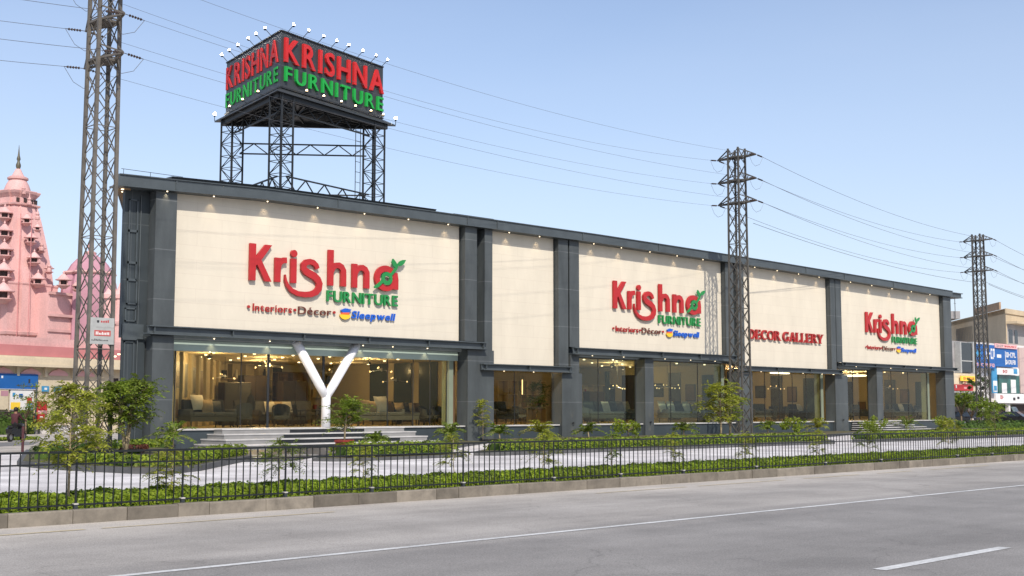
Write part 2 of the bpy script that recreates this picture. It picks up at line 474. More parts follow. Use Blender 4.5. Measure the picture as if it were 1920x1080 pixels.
def feather_tree(name, base, height, crown_r, crown_lo, label, cat, lm, bm, stems=1, nbr=14, leaf=.09, per=7, flen=.4, seed=1, trunk_r=.03,
                 group=None, flat=1.0, droop=.45, lean=(0, 0), twigs=4):
    """slender tree: tapered stem(s), limbs, and drooping feather leaves on every limb"""
    rg = random.Random(seed)
    base = Vector(base)
    root = thing(name, base, label, cat, group)
    wood_mb, spec = MB(), []
    for s in range(stems):
        az = 2 * math.pi * (s + rg.random() * .5) / max(stems, 1)
        sp = 0 if stems == 1 else .30
        top = base + Vector((lean[0] + math.cos(az) * sp * crown_r * 1.2, lean[1] + math.sin(az) * sp * crown_r * 1.2, height * rg.uniform(.86, .95)))
        mid = base.lerp(top, .45) + Vector((rg.gauss(0, .03) * height * .5, rg.gauss(0, .03) * height * .5, 0))
        pts = [base + Vector((math.cos(az), math.sin(az), 0)) * (trunk_r * .6 if stems > 1 else 0), base.lerp(mid, .5) + Vector((rg.gauss(0, .012) * height, rg.gauss(0, .012) * height, 0)), mid, mid.lerp(top, .55), top]
        rr = [trunk_r, trunk_r * .85, trunk_r * .7, trunk_r * .45, trunk_r * .15]
        wood_mb.tube(pts, rr, 7)
        for b in range(max(3, nbr // stems)):
            t = crown_lo + (1 - crown_lo) * ((b + rg.random()) / max(3, nbr // stems))
            k = min(int(t * 4), 3); q = pts[k].lerp(pts[k + 1], t * 4 - k)
            a = rg.uniform(0, 2 * math.pi) if stems == 1 else az + rg.gauss(0, 1.1)
            prof = math.sin(math.pi * min(1, (t - crown_lo) / (1 - crown_lo) * .8 + .2)) ** .6
            L = crown_r * prof * rg.uniform(.6, 1.1)
            dirv = Vector((math.cos(a), math.sin(a), rg.uniform(.15, .8) * flat))
            e = q + dirv * L; mm = q.lerp(e, .5) + Vector((0, 0, .08 * L))
            wood_mb.tube([q, mm, e], [trunk_r * .35, trunk_r * .22, trunk_r * .08], 5)
            for j in range(twigs):
                tt = rg.uniform(.35, 1.0); st = q.lerp(e, tt) + Vector((0, 0, .06 * L))
                fd = (dirv.normalized() * rg.uniform(.2, 1) + Vector((rg.gauss(0, .8), rg.gauss(0, .8), rg.uniform(-.1, .8)))).normalized()
                spec.append((st, fd, flen * rg.uniform(.6, 1.2)))
        for j in range(twigs):
            spec.append((top, (rg.gauss(0, .7), rg.gauss(0, .7), rg.uniform(.2, 1)), flen * rg.uniform(.6, 1.1)))
    wood_mb.build('trunk', bm, root, smooth=True)
    C, Nn, T = fronds(spec, leaf, per, droop)
    leaf_mesh('crown', C, Nn, [leaf * rg.uniform(.8, 1.3) for _ in C], lm, root, base, .36, T)
    return root
def clump_tree(name, base, height, crown_r, label, cat, lm, seed=1, n=2200, leaf=.16, trunk_r=.06, group=None, squash=.8, crown_z=.62):
    """bushy tree: limbs, and leaf clumps spread through the crown"""
    rg = random.Random(seed); base = Vector(base)
    root = thing(name, base, label, cat, group)
    mb = MB(); cen = base + Vector((0, 0, height * crown_z))
    clumps = []
    fork = base + Vector((rg.gauss(0, .04), rg.gauss(0, .04), height * .3))
    mb.tube([base, fork], [trunk_r, trunk_r * .8], 7)
    for i in range(16):
        a = rg.uniform(0, 6.28); rr = crown_r * math.sqrt(rg.random()) * .95; zz = rg.uniform(-1, 1) * crown_r * squash * math.sqrt(max(.05, 1 - (rr / crown_r) ** 2))
        c = cen + Vector((math.cos(a) * rr, math.sin(a) * rr, zz)); clumps.append((c, crown_r * rg.uniform(.24, .42)))
        if i < 8: mb.tube([fork, fork.lerp(c, .5) + Vector((0, 0, .1)), c], [trunk_r * .55, trunk_r * .35, trunk_r * .1], 5)
    mb.build('trunk', bark_d, root, smooth=True)
    C = []
    for k in range(n):
        c, r = clumps[k % len(clumps)]; d = rand_dirs(1)[0] * r * (rg.random() ** .4)
        C.append((c.x + d[0], c.y + d[1], c.z + d[2] * .8))
    Nn = rand_dirs(n) + np.array([0, 0, .6])
    leaf_mesh('crown', C, Nn, [leaf * rg.uniform(.6, 1.3) for _ in C], lm, root, base, .5)
    return root
def palm(name, base, height, spread, label, cat, lm, seed, nfr=19, leaf=.20, trunk_r=.035, trunk_h=.25, group=None, per=15):
    rg = random.Random(seed); base = Vector(base); root = thing(name, base, label, cat, group)
    mb = MB(); top = base + Vector((rg.gauss(0, .02), rg.gauss(0, .02), height * trunk_h))
    mb.tube([base, base.lerp(top, .5), top], [trunk_r * 1.3, trunk_r, trunk_r * .9], 7)
    spec = []
    for i in range(nfr):
        a = 2 * math.pi * i / nfr + rg.uniform(-.25, .25); el = rg.uniform(.25, 1.35)
        L = math.hypot(spread, height * (1 - trunk_h)) * rg.uniform(.7, 1.0)
        d = Vector((math.cos(a) * math.cos(el), math.sin(a) * math.cos(el), math.sin(el)))
        spec.append((top, d, L))
        mb.tube([top + d * (L * t) + Vector((0, 0, -.5 * L * t * t)) for t in (0, .35, .7, 1)], [trunk_r * .35, trunk_r * .25, trunk_r * .15, trunk_r * .06], 4)
    mb.build('stem', bark, root, smooth=True)
    C, Nn, T = fronds(spec, leaf, per, .5)
    leaf_mesh('frond', C, Nn, [leaf * rg.uniform(.8, 1.2) for _ in C], lm, root, base, .26, T)
    return root
def hedge(name, path, width, z0, height, dens, leaf, label, lm, lump=.18, group=None):
    """clipped hedge along a path: a lumpy core under a coat of leaves"""
    rg = random.Random(len(path) * 31 + int(width * 100) + int(path[0][0] * 7))
    path = [Vector((*p, 0)) for p in path]
    o = path[0].copy(); o.z = z0
    root = thing(name, o, label, 'hedge', group)
    C, Nn, S = [], [], []; core = MB()
    for a, b in zip(path, path[1:]):
        L = (b - a).length; d = (b - a) / L; nrm = Vector((d.y, -d.x, 0))
        n = int(L / .25) + 1; secs = []
        for i in range(n + 1):
            p = a + d * (.12 + (L - .24) * i / n); hh = height * (.80 + .08 * math.sin((p.x + p.y) * 5.1))
            hw = width / 2 - leaf * .3
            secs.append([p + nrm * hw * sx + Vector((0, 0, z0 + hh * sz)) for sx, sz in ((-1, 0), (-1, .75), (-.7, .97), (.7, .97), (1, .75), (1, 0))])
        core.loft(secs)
        for k in range(int(L * dens)):
            t = rg.uniform(-.14, L + .14); u = rg.random()
            ph = 2 * math.pi * u
            p = a + d * t
            bumpf = 1 + lump * 1.5 * (.6 * math.sin(p.x * 9.0 + p.y * 7) * math.sin(p.x * 3.7 + 1) + .4 * rg.gauss(0, .6))
            ang = rg.uniform(-.25, math.pi + .25)
            x = math.cos(ang); z = math.sin(ang)
            x = math.copysign(abs(x) ** .55, x); z = math.copysign(abs(z) ** .55, z)
            pos = p + nrm * (x * width / 2 * (.92 + .08 * bumpf)) + Vector((0, 0, z0 + max(.01, (.14 + .86 * max(z, 0)) * height * bumpf)))
            if z < .15: pos.z = z0 + rg.uniform(.02, .5) * height
            C.append(tuple(pos)); nn = nrm * x + Vector((0, 0, z + .3)); Nn.append((nn.x + rg.gauss(0, .5), nn.y + rg.gauss(0, .5), nn.z + rg.gauss(0, .5))); S.append(leaf * rg.uniform(.7, 1.3))
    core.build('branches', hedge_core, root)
    leaf_mesh('leaves', C, Nn, S, lm, root, o, .6)
    return root

# ------------------------------------------------------------------ ground, road, kerbs, beds
def ground_mat(name, base, dust, kind):
    mt, t, b = nodes(name)
    b.inputs['Roughness'].default_value = .9; b.inputs['Specular IOR Level'].default_value = .25
    g = N(t, 'ShaderNodeNewGeometry'); P = g.outputs['Position']
    sp = N(t, 'ShaderNodeSeparateXYZ'); t.links.new(P, sp.inputs[0])
    st = N(t, 'ShaderNodeVectorMath', operation='MULTIPLY'); st.inputs[1].default_value = (.10, .9, 1); t.links.new(P, st.inputs[0])
    a = N(t, 'ShaderNodeTexNoise', Scale=1.0, Detail=7.0, Roughness=.62); t.links.new(st.outputs[0], a.inputs['Vector'])
    c = N(t, 'ShaderNodeTexNoise', Scale=.45, Detail=6.0, Roughness=.6); t.links.new(P, c.inputs['Vector'])
    f = N(t, 'ShaderNodeTexNoise', Scale=60.0, Detail=2.0); t.links.new(P, f.inputs['Vector'])
    st2 = N(t, 'ShaderNodeVectorMath', operation='MULTIPLY'); st2.inputs[1].default_value = (.012, .75, 1); t.links.new(P, st2.inputs[0])
    a2 = N(t, 'ShaderNodeTexNoise', Scale=1.0, Detail=5.0, Roughness=.55); t.links.new(st2.outputs[0], a2.inputs['Vector'])      # wheel tracks along the lanes
    av_ = N(t, 'ShaderNodeMath', operation='ADD'); t.links.new(a.outputs['Fac'], av_.inputs[0]); t.links.new(a2.outputs['Fac'], av_.inputs[1])
    ah_ = N(t, 'ShaderNodeMath', operation='MULTIPLY'); ah_.inputs[1].default_value = .5; t.links.new(av_.outputs[0], ah_.inputs[0])
    ad = N(t, 'ShaderNodeMath', operation='ADD'); t.links.new(ah_.outputs[0], ad.inputs[0]); t.links.new(c.outputs['Fac'], ad.inputs[1])
    mr = N(t, 'ShaderNodeMapRange'); mr.inputs[1].default_value = .78; mr.inputs[2].default_value = 1.22; mr.inputs[3].default_value = .78; mr.inputs[4].default_value = 1.18
    t.links.new(ad.outputs[0], mr.inputs[0])
    fr = N(t, 'ShaderNodeMapRange'); fr.inputs[1].default_value = .3; fr.inputs[2].default_value = .7; fr.inputs[3].default_value = .72; fr.inputs[4].default_value = 1.28
    t.links.new(f.outputs['Fac'], fr.inputs[0])
    mu = N(t, 'ShaderNodeMath', operation='MULTIPLY'); t.links.new(mr.outputs[0], mu.inputs[0]); t.links.new(fr.outputs[0], mu.inputs[1])
    mx = N(t, 'ShaderNodeMix', data_type='RGBA'); mx.inputs['A'].default_value = (*base, 1); mx.inputs['B'].default_value = (*dust, 1)
    if kind == 'road':       # sand swept against the kerb, a paler outer lane
        d1 = N(t, 'ShaderNodeMapRange'); d1.inputs[1].default_value = 11.2; d1.inputs[2].default_value = 12.6; d1.inputs[3].default_value = 0; d1.inputs[4].default_value = .38
        d2 = N(t, 'ShaderNodeMapRange'); d2.inputs[1].default_value = 14.6; d2.inputs[2].default_value = 17.3; d2.inputs[3].default_value = 0; d2.inputs[4].default_value = .62
        ya = N(t, 'ShaderNodeMath', operation='MULTIPLY_ADD'); ya.inputs[1].default_value = 2.2; t.links.new(a.outputs['Fac'], ya.inputs[0])
        yo = N(t, 'ShaderNodeMath', operation='SUBTRACT'); yo.inputs[1].default_value = 1.1; t.links.new(sp.outputs['Y'], yo.inputs[0]); t.links.new(yo.outputs[0], ya.inputs[2])
        t.links.new(ya.outputs[0], d1.inputs[0]); t.links.new(ya.outputs[0], d2.inputs[0])
        sm = N(t, 'ShaderNodeMath', operation='ADD'); t.links.new(d1.outputs[0], sm.inputs[0]); t.links.new(d2.outputs[0], sm.inputs[1])
        t.links.new(sm.outputs[0], mx.inputs['Factor'])
    else:
        rr = N(t, 'ShaderNodeMapRange'); rr.inputs[1].default_value = .4; rr.inputs[2].default_value = .65; t.links.new(c.outputs['Fac'], rr.inputs[0])
        t.links.new(rr.outputs[0], mx.inputs['Factor'])
    sc = N(t, 'ShaderNodeVectorMath', operation='SCALE'); t.links.new(mx.outputs['Result'], sc.inputs[0]); t.links.new(mu.outputs[0], sc.inputs['Scale'])
    out = sc.outputs[0]
    if kind == 'road':       # fine cracks
        vo = N(t, 'ShaderNodeTexVoronoi', feature='DISTANCE_TO_EDGE', Scale=.32); nv = N(t, 'ShaderNodeTexNoise', Scale=1.5, Detail=5.0)
        av = N(t, 'ShaderNodeVectorMath', operation='MULTIPLY_ADD'); av.inputs[1].default_value = (1.2, 1.2, 0)
        t.links.new(P, nv.inputs['Vector']); t.links.new(nv.outputs['Color'], av.inputs[0]); t.links.new(P, av.inputs[2]); t.links.new(av.outputs[0], vo.inputs['Vector'])
        cr = N(t, 'ShaderNodeMapRange'); cr.inputs[1].default_value = 0; cr.inputs[2].default_value = .006; cr.inputs[3].default_value = .80; cr.inputs[4].default_value = 1
        t.links.new(vo.outputs['Distance'], cr.inputs[0])
        s2 = N(t, 'ShaderNodeVectorMath', operation='SCALE'); t.links.new(out, s2.inputs[0]); t.links.new(cr.outputs[0], s2.inputs['Scale']); out = s2.outputs[0]
    t.links.new(out, b.inputs['Base Color'])
    bp = N(t, 'ShaderNodeBump', Strength=.35, Distance=.01); t.links.new(f.outputs['Fac'], bp.inputs['Height']); t.links.new(bp.outputs[0], b.inputs['Normal'])
    return mt
road_m = ground_mat('dusty asphalt', (.236, .224, .212), (.43, .395, .355), 'road')
drive_m = ground_mat('pale concrete', (.50, .475, .47), (.60, .575, .565), 'drive')
earth_m = ground_mat('dusty ground', (.36, .33, .29), (.44, .40, .36), 'drive')

struct('ground', MB().box(-900, 1500, -300, 1800, -.5, 0), earth_m)
struct('road', MB().box(-200, 400, -14, 17.55, -.02, .004), road_m)
struct('driveway', MB().box(-60, 330, 18.95, 46.9, -.02, .004), drive_m)
def quad(mb, pts, z): return mb.add([(x, y, z) for x, y in pts], [tuple(range(len(pts)))])
ln = MB(); quad(ln, [(-60, 11.66), (320, 11.66), (320, 11.79), (-60, 11.79)], .009); struct('lane_edge_line', ln, line_m)
for k in range(-2, 8):
    q = MB(); x0 = 11.95 + k * 9.0
    quad(q, [(x0, 6.57), (x0 + 3.0, 6.57), (x0 + 3.0, 6.73), (x0, 6.73)], .009); struct('lane_dash_line', q, line_m)
yl = MB(); x = -8
while x < 60:
    L = rnd.uniform(1, 4.5)
    if rnd.random() < .6:
        quad(yl, [(x, 16.52), (x + L, 16.52), (x + L, 16.60 + rnd.uniform(0, .04)), (x, 16.60)], .009)
    x += L + rnd.uniform(.2, 1.2)
struct('faded_yellow_line', yl, mat('worn yellow road paint', (.44, .37, .24), .9, .25, 4))
# kerb stones of the planted strip
kst, tk, bk = nodes('kerb stone')
gk = N(tk, 'ShaderNodeNewGeometry'); nk = N(tk, 'ShaderNodeTexNoise', Scale=3.0, Detail=8.0, Roughness=.7); tk.links.new(gk.outputs['Position'], nk.inputs['Vector'])
mk = N(tk, 'ShaderNodeMix', data_type='RGBA'); mk.inputs['A'].default_value = (.125, .108, .086, 1); mk.inputs['B'].default_value = (.235, .205, .165, 1); tk.links.new(gk.outputs['Random Per Island'], mk.inputs['Factor'])
rk = N(tk, 'ShaderNodeMapRange'); rk.inputs[1].default_value = .32; rk.inputs[2].default_value = .62; rk.inputs[3].default_value = .62; rk.inputs[4].default_value = 1.12; tk.links.new(nk.outputs['Fac'], rk.inputs[0])
sk = N(tk, 'ShaderNodeVectorMath', operation='SCALE'); tk.links.new(mk.outputs['Result'], sk.inputs[0]); tk.links.new(rk.outputs[0], sk.inputs['Scale']); tk.links.new(sk.outputs[0], bk.inputs['Base Color'])
bk.inputs['Roughness'].default_value = .9
kb = MB(); x = -20.0
while x < 110:
    L = rnd.choice([.55, .85, .95, 1.05]); dz = rnd.uniform(-.006, .006); dy = rnd.uniform(-.008, .008)
    kb.loft([[(x0, 17.50 + dy, -.05), (x0, 17.50 + dy, .185 + dz), (x0, 17.515 + dy, .20 + dz), (x0, 17.655, .20 + dz), (x0, 17.655, -.05)] for x0 in (x, x + L - .012)])
    x += L
struct('kerb', kb, kst)
kb2 = MB(); kb2.box(-20, 110, 18.80, 18.95, -.05, .16); struct('kerb_back', kb2, kerb_pale)
struct('planting_strip', MB().box(-20, 110, 17.657, 18.798, -.05, .165), soil)

def inset(poly, d):
    out = []; n = len(poly)
    ar = sum(poly[i][0] * poly[(i + 1) % n][1] - poly[(i + 1) % n][0] * poly[i][1] for i in range(n))
    sg = 1 if ar > 0 else -1
    for i in range(n):
        p, a, c = Vector(poly[i]), Vector(poly[i - 1]), Vector(poly[(i + 1) % n])
        e1, e2 = (p - a).normalized(), (c - p).normalized()
        n1, n2 = Vector((-e1.y, e1.x)) * sg, Vector((-e2.y, e2.x)) * sg
        m_ = (n1 + n2).normalized(); out.append(tuple(p + m_ * (d / max(.4, m_.dot(n1)))))
    return out
def bed(nm, poly, material, kh=.16):
    mb = MB(); mb.prism(poly, lambda x, y: (x, y, -.05), lambda x, y: (x, y, kh)); struct(nm + '_kerb', mb, material)
    ip = inset(poly, .16); mb = MB(); mb.prism(ip, lambda x, y: (x, y, .02), lambda x, y: (x, y, kh + .012)); struct(nm, mb, soil)
bed('planting_bed', [(16.9, 38.8), (15.7, 36.2), (15.6, 33), (16.0, 30.0), (16.8, 29.2), (18.0, 30.0), (23.1, 35.3), (23.6, 36.3), (23.2, 37.2), (25.6, 46.5), (20.5, 46.5)], kerb_dark)
bed('planting_bed', [(24.0, 33.2), (24.3, 32.5), (25.4, 32.1), (29.6, 32.3), (30.2, 32.8), (30.2, 33.6), (35.5, 39.3), (42.6, 44.6), (42.6, 46.4), (41.2, 46.4), (35, 40.5), (26.4, 35.2)], kerb_dark, .10)
bed('planting_bed', [(31.0, 33.1), (31.6, 32.4), (54.0, 32.2), (54.8, 32.8), (61, 38), (78.6, 44.6), (78.6, 46.4), (44, 46.4), (43.4, 44.8), (40, 40.0)], kerb_dark)
bed('planting_bed', [(56.6, 32.8), (57.4, 32.2), (88, 32.2), (89, 33), (98, 44), (97, 46.4), (86.5, 46.4), (72, 40)], kerb_dark)

# ------------------------------------------------------------------ the showroom
B = thing('showroom_building', (24.4, 46.0, 0), 'long two storey furniture showroom with cream panels, grey steel frame and lit glass front', 'building')
ROOF = [(23.7, 11.04), (26.1, 11.12), (30.65, 11.30), (40.6, 11.39), (52.6, 11.45), (61.5, 11.42), (70.8, 11.37), (95.6, 11.12)]
def roof_z(x):
    for (a, za), (b, zb) in zip(ROOF, ROOF[1:]):
        if x <= b: return za + (zb - za) * (x - a) / (b - a)
    return ROOF[-1][1]
def along(mb, y0, y1, dz0, dz1):
    mb.loft([[(x, y0, z + dz0), (x, y0, z + dz1), (x, y1, z + dz1), (x, y1, z + dz0)] for x, z in ROOF])
fa = MB(); along(fa, 46.06, 46.16, -.455, -.045); along(fa, 46.0, 46.45, -.043, 0); along(fa, 46.0, 46.45, -.50, -.457)
for x in (26.2, 34.5, 42.6, 44.7, 51.3, 58, 65.1, 67.2, 74, 79.0, 86):
    z = roof_z(x); fa.box(x, x + .05, 46.02, 46.1, z - .44, z - .05)
fa.build('roof_fascia', steel, B)
so = MB(); so.loft([[(x, 46.452, z - .49), (x, 46.452, z - .42), (x, 46.9, z - .42), (x, 46.9, z - .49)] for x, z in ROOF]); so.build('roof_soffit', steel, B)
sl = MB()
sl.loft([[(x, 46.455, z - .415), (x, 46.455, z - .02), (x + 7.9, 60, z - .02), (x + 7.9, 60, z - .415)] for x, z in ROOF]); sl.build('roof_slab', steel_dark, B)
cp = MB()
cp.loft([[(x, 46.5, roof_z(x) + .0), (x, 46.35, roof_z(x) + .17), (x, 48.0, roof_z(x) + .17), (x, 48.0, roof_z(x) + 0)] for x in (26.2, 30.6, 36, 40.8)])
cp.loft([[(x, 46.5, roof_z(x) + .0), (x, 46.4, roof_z(x) + .10), (x, 48.0, roof_z(x) + .10), (x, 48.0, roof_z(x) + 0)] for x in (42.0, 43.4, 44.8)])
cp.loft([[(x, 46.6, roof_z(x) + .0), (x, 46.6, roof_z(x) + .05), (x, 48.0, roof_z(x) + .05), (x, 48.0, roof_z(x) + 0)] for x in (45.2, 60, 95)])
cp.build('roof_capping', steel_dark, B)
rl = MB()
for x in (24.3, 25.5, 26.8): rl.tube([(x, 46.9, 11.0), (x, 46.9, 11.42)], .012, 5)
rl.tube([(24.2, 46.9, 11.42), (27.0, 46.9, 11.44)], .012, 5); rl.build('roof_rail', steel, B)
en = MB(); en.box(95.62, 97.6, 46.3, 46.4, 10.72, 11.0); en.box(95.62, 97.65, 46.15, 48, 11.0, 11.05); en.box(95.62, 97.65, 46.2, 48, 10.66, 10.72); en.build('roof_end_beam', steel, B)
le = MB(); le.add([(23.75, 46.46, 10.56), (24.38, 46.46, 10.56), (32.0, 59, 10.56), (31.4, 59, 10.56), (23.75, 46.46, 10.62), (24.38, 46.46, 10.62), (32.0, 59, 10.62), (31.4, 59, 10.62)],
    [(3, 2, 1, 0), (4, 5, 6, 7), (0, 1, 5, 4), (1, 2, 6, 5), (2, 3, 7, 6), (3, 0, 4, 7)]); le.build('end_soffit', mat('tan soffit board', (.34, .22, .12), .7, .1, 2), B)
# cream panels
PANELS = [(26.44, 42.58, 5.04), (44.62, 49.55, 3.97), (51.28, 65.0, 5.03), (67.02, 77.42, 4.40), (78.92, 94.38, 4.96)]
for a, b, zb in PANELS:
    p = MB(); xs = [a] + [x for x, _ in ROOF if a < x < b] + [b]
    p.loft([[(x, 46.65, zb), (x, 46.65, roof_z(x) - .495), (x, 46.85, roof_z(x) - .495), (x, 46.85, zb)] for x in xs]); p.build('cream_panel', cream, B)
dp = MB(); xs = [24.4] + [x for x, _ in ROOF if 24.4 < x < 95.7] + [95.7]
dp.loft([[(x, 46.88, 4.55), (x, 46.88, roof_z(x) - .497), (x, 47.1, roof_z(x) - .497), (x, 47.1, 4.55)] for x in xs]); dp.build('upper_wall', clad_dark, B)
# columns
def column(a, b, z0, z1, y0=46.3, y1=46.86, web=True):
    c = MB(); c.box(a, b, y0, y0 + .06, z0, z1)
    mx_ = (a + b) / 2; c.box(a + .03, b - .03, y0 + .062, y1, z0, z1 - .004)
    c.build('column', clad, B)
for a, b, z0 in [(25.46, 26.42, 5.06), (42.68, 43.5, 5.08), (44.06, 44.6, 4.0), (49.60, 50.36, 4.0), (50.48, 51.26, 5.06), (65.02, 65.86, 5.06), (66.16, 67.0, 4.43), (77.46, 78.08, 4.43), (78.16, 78.9, 4.98), (94.4, 95.7, 4.98)]:
    column(a, b, z0, min(roof_z(a), roof_z(b)) - .503)
for a, b, z1 in [(25.46, 26.42, 4.64), (42.86, 44.68, 4.66), (49.80, 51.42, 3.62), (56.88, 57.66, 4.62), (66.08, 67.72, 4.08), (77.80, 79.44, 4.08), (83.55, 84.40, 4.70), (94.28, 95.74, 4.70)]:
    column(a, b, 0, z1, 46.26, 47.09)
    u = MB(); xc = (a + b) / 2
    for z in (.10, .88): u.lathe((xc, 46.16, z), [(.035, 0), (.05, .02), (.05, .09), (.03, .10)], 8)
    u.box(xc - .02, xc + .02, 46.17, 46.258, .90, .94)
    u.build('uplight', frame_m, B)
    for z, wt in ((.22, 9), (1.02, 7)): spot_lamp('uplight_beam', B, (xc, 46.13, z), (xc, 46.285, z + .8), wt, 50)
for a, b, z0, z1 in [(42.86, 43.9, 4.66, 5.02), (50.5, 51.3, 3.62, 4.64), (56.88, 57.66, 4.62, 4.64)]:
    MB().box(a + .05, b - .05, 46.32, 46.85, z0 + .002, z1).build('column_head', clad, B)
# I-beams over the glass
def ibeam(a, b, z0, z1):
    c = MB(); c.box(a, b, 46.12, 46.18, z0 + .045, z1 - .045); c.box(a, b, 45.95, 46.25, z1 - .045, z1); c.box(a, b, 45.95, 46.25, z0, z0 + .045)
    n = max(2, int((b - a) / 3.6))
    for i in range(n + 1):
        x = a + .25 + (b - a - .5) * i / n; c.box(x - .02, x + .02, 45.99, 46.118, z0 + .046, z1 - .046)
    c.build('lintel_beam', steel, B)
    MB().box(a + .05, b - .05, 46.252, 46.6, z0 + .01, z0 + .09).build('beam_soffit', steel, B)
ibeam(25.15, 43.98, 4.68, 5.04); ibeam(43.68, 50.46, 3.64, 3.97); ibeam(50.56, 65.92, 4.65, 5.03); ibeam(66.12, 78.56, 4.10, 4.42); ibeam(78.62, 96.1, 4.72, 4.97)
# recessed bay at the left end, with its fixed frames
rc = MB(); rc.add([(24.38, 46.86, 0), (25.44, 46.86, 0), (25.44, 46.86, 10.6), (24.38, 46.86, 10.6), (32.2, 59.5, 0), (39, 59.5, 0), (39, 59.5, 10.6), (32.2, 59.5, 10.6)],
    [(0, 1, 2, 3), (4, 7, 6, 5), (0, 3, 7, 4)]); rc.build('end_wall', clad_dark, B)
fr = MB()
for z0, z1, x0, x1 in ((8.9, 10.2, 24.55, 24.95), (7.6, 8.9, 24.55, 24.95), (6.9, 7.6, 24.55, 24.95), (5.9, 6.9, 24.55, 25.0), (5.2, 5.75, 24.5, 24.98), (2.3, 4.4, 24.5, 24.95)):
    for q in ((x0, x1, z0, z0 + .05), (x0, x1, z1 - .05, z1), (x0, x0 + .05, z0, z1), (x1 - .05, x1, z0, z1)): fr.box(q[0], q[1], 46.80, 46.855, q[2], q[3])
fr.tube([(25.08, 46.81, 0), (25.08, 46.81, 10.4)], .025, 6); fr.box(24.4, 25.3, 46.74, 46.80, 4.5, 5.1); fr.box(24.4, 25.0, 46.72, 46.738, 4.45, 4.5)
fr.build('drain_pipe_and_frames', steel, B)
# plinth, sill, floors and the shell of the showroom
pl = MB()
for a, b in ((26.43, 42.85), (44.69, 49.79), (51.43, 56.87), (57.67, 66.07), (67.73, 77.79), (79.45, 83.54), (84.41, 94.27)): pl.box(a, b, 46.5, 46.7, 0, .79)
pl.build('plinth', plinth_m, B)
si = MB()
for a, b in ((26.43, 42.85), (44.69, 49.79), (51.43, 56.87), (57.67, 66.07), (67.73, 77.79), (79.45, 83.54), (84.41, 94.27)): si.box(a, b, 46.42, 47.10, .792, .86)
si.build('window_sill', marble, B)
SHELL = [(26.2, 47.11), (95.6, 47.11), (95.6, 60.2), (37.2, 60.2)]
MB().prism(SHELL, lambda x, y: (x, y, .5), lambda x, y: (x, y, .85)).build('showroom_floor', floor_in, B)
MB().prism(SHELL, lambda x, y: (x, y, 4.56), lambda x, y: (x, y, 4.7)).build('showroom_ceiling', ceil_in, B)
MB().prism([(26.2, 47.3), (43.93, 47.3), (43.93, 60.2), (37.2, 60.2)], lambda x, y: (x, y, 4.18), lambda x, y: (x, y, 4.30)).build('showroom_ceiling', ceil_in, B)
MB().box(25.6, 95.6, 47.03, 47.105, 4.545, 4.72).build('showroom_ceiling', ceil_in, B)
MB().box(37.4, 95.6, 60.0, 60.19, .86, 4.55).build('back_wall', wall_in, B)
for x in (43.95, 66.55, 78.62, 95.3): MB().box(x, x + .14, 47.6, 59.98, .86, 4.55).build('partition_wall', wall_in, B)
dg = MB(); dg.obox((31.4, 52.9, 2.7), (4.55, 5.3, 0), (-.07, .06, 0), (0, 0, 1.84)); dg.build('angled_wall', shelf_m, B)
dv = Vector((4.55, 5.3, 0)).normalized(); dn = Vector((dv.y, -dv.x, 0))
for t in (-6.2, -4.2, -2.2, -.2, 1.8, 3.8, 5.6):
    c = Vector((31.4, 52.9, 2.7)) + dv * t + dn * .16; MB().obox(c, dv * .22, dn * .07, (0, 0, 1.83)).build('pilaster', wall_in, B)
# glass
BAYS = [(26.45, 42.2, 47.12, 4.12, [27, 30.2, 31.6, 34.6, 38.4, 40.0, 41.1], glass), (44.7, 49.78, 47.0, 4.5, [46.9], glass), (51.44, 56.86, 47.0, 4.5, [53.6], glass_sky),
        (57.68, 65.3, 47.0, 4.5, [60.2, 62.9], glass_sky), (67.74, 77.0, 47.0, 4.5, [70.2, 71.9, 73.5, 75.2], glass), (79.46, 83.53, 47.0, 4.5, [81.4], glass), (84.42, 92.6, 47.0, 4.5, [87, 89.6], glass)]
for a, b, y, zt, cuts, gm in BAYS:
    e = [a] + cuts + [b]
    for p, q in zip(e, e[1:]): MB().box(p + .006, q - .006, y, y + .014, .862, zt - .01).build('glass_pane', gm, B)
    fm = MB()
    for c in e: fm.box(c - .018 if c not in (31.6, 34.6) else c - .06, c + .018 if c not in (31.6, 34.6) else c + .06, y - .012, y + .03, .862, zt)
    fm.box(a, b, y - .02, y + .04, zt, zt + .05); fm.build('window_frame', frame_m, B)
MB().box(26.45, 42.84, 46.98, 47.1, 4.10, 4.66).build('frosted_header', frost, B)
for x in (42.22, 65.32, 77.05, 92.65): MB().box(x, x + .28, 46.95, 47.5, .862, 4.5 if x > 43 else 4.095).build('window_end_pier', mat('olive window pier', (.20, .23, .17), .5, .1, 1), B)
MB().box(42.5, 42.85, 47.2, 47.5, .862, 4.5).build('window_end_pier', wood, B)
# white Y column
def ycol():
    c = MB(); f0 = Vector((34.35, 46.55, 2.35))
    r_ = .208
    c.tube([(34.35, 46.55, .862), (34.35, 46.55, 2.3), (34.35, 46.55, 2.5)], [r_, r_, r_ * .9], 20)
    c.tube([(34.35, 46.55, 2.2), (33.97, 46.55, 2.75), (32.66, 46.55, 4.67)], [r_ * .85, r_, r_], 20)
    c.tube([(34.35, 46.55, 2.2), (34.73, 46.55, 2.75), (36.06, 46.55, 4.67)], [r_ * .85, r_, r_], 20)
    c.build('forked_column', white_paint, B, smooth=True)
ycol()
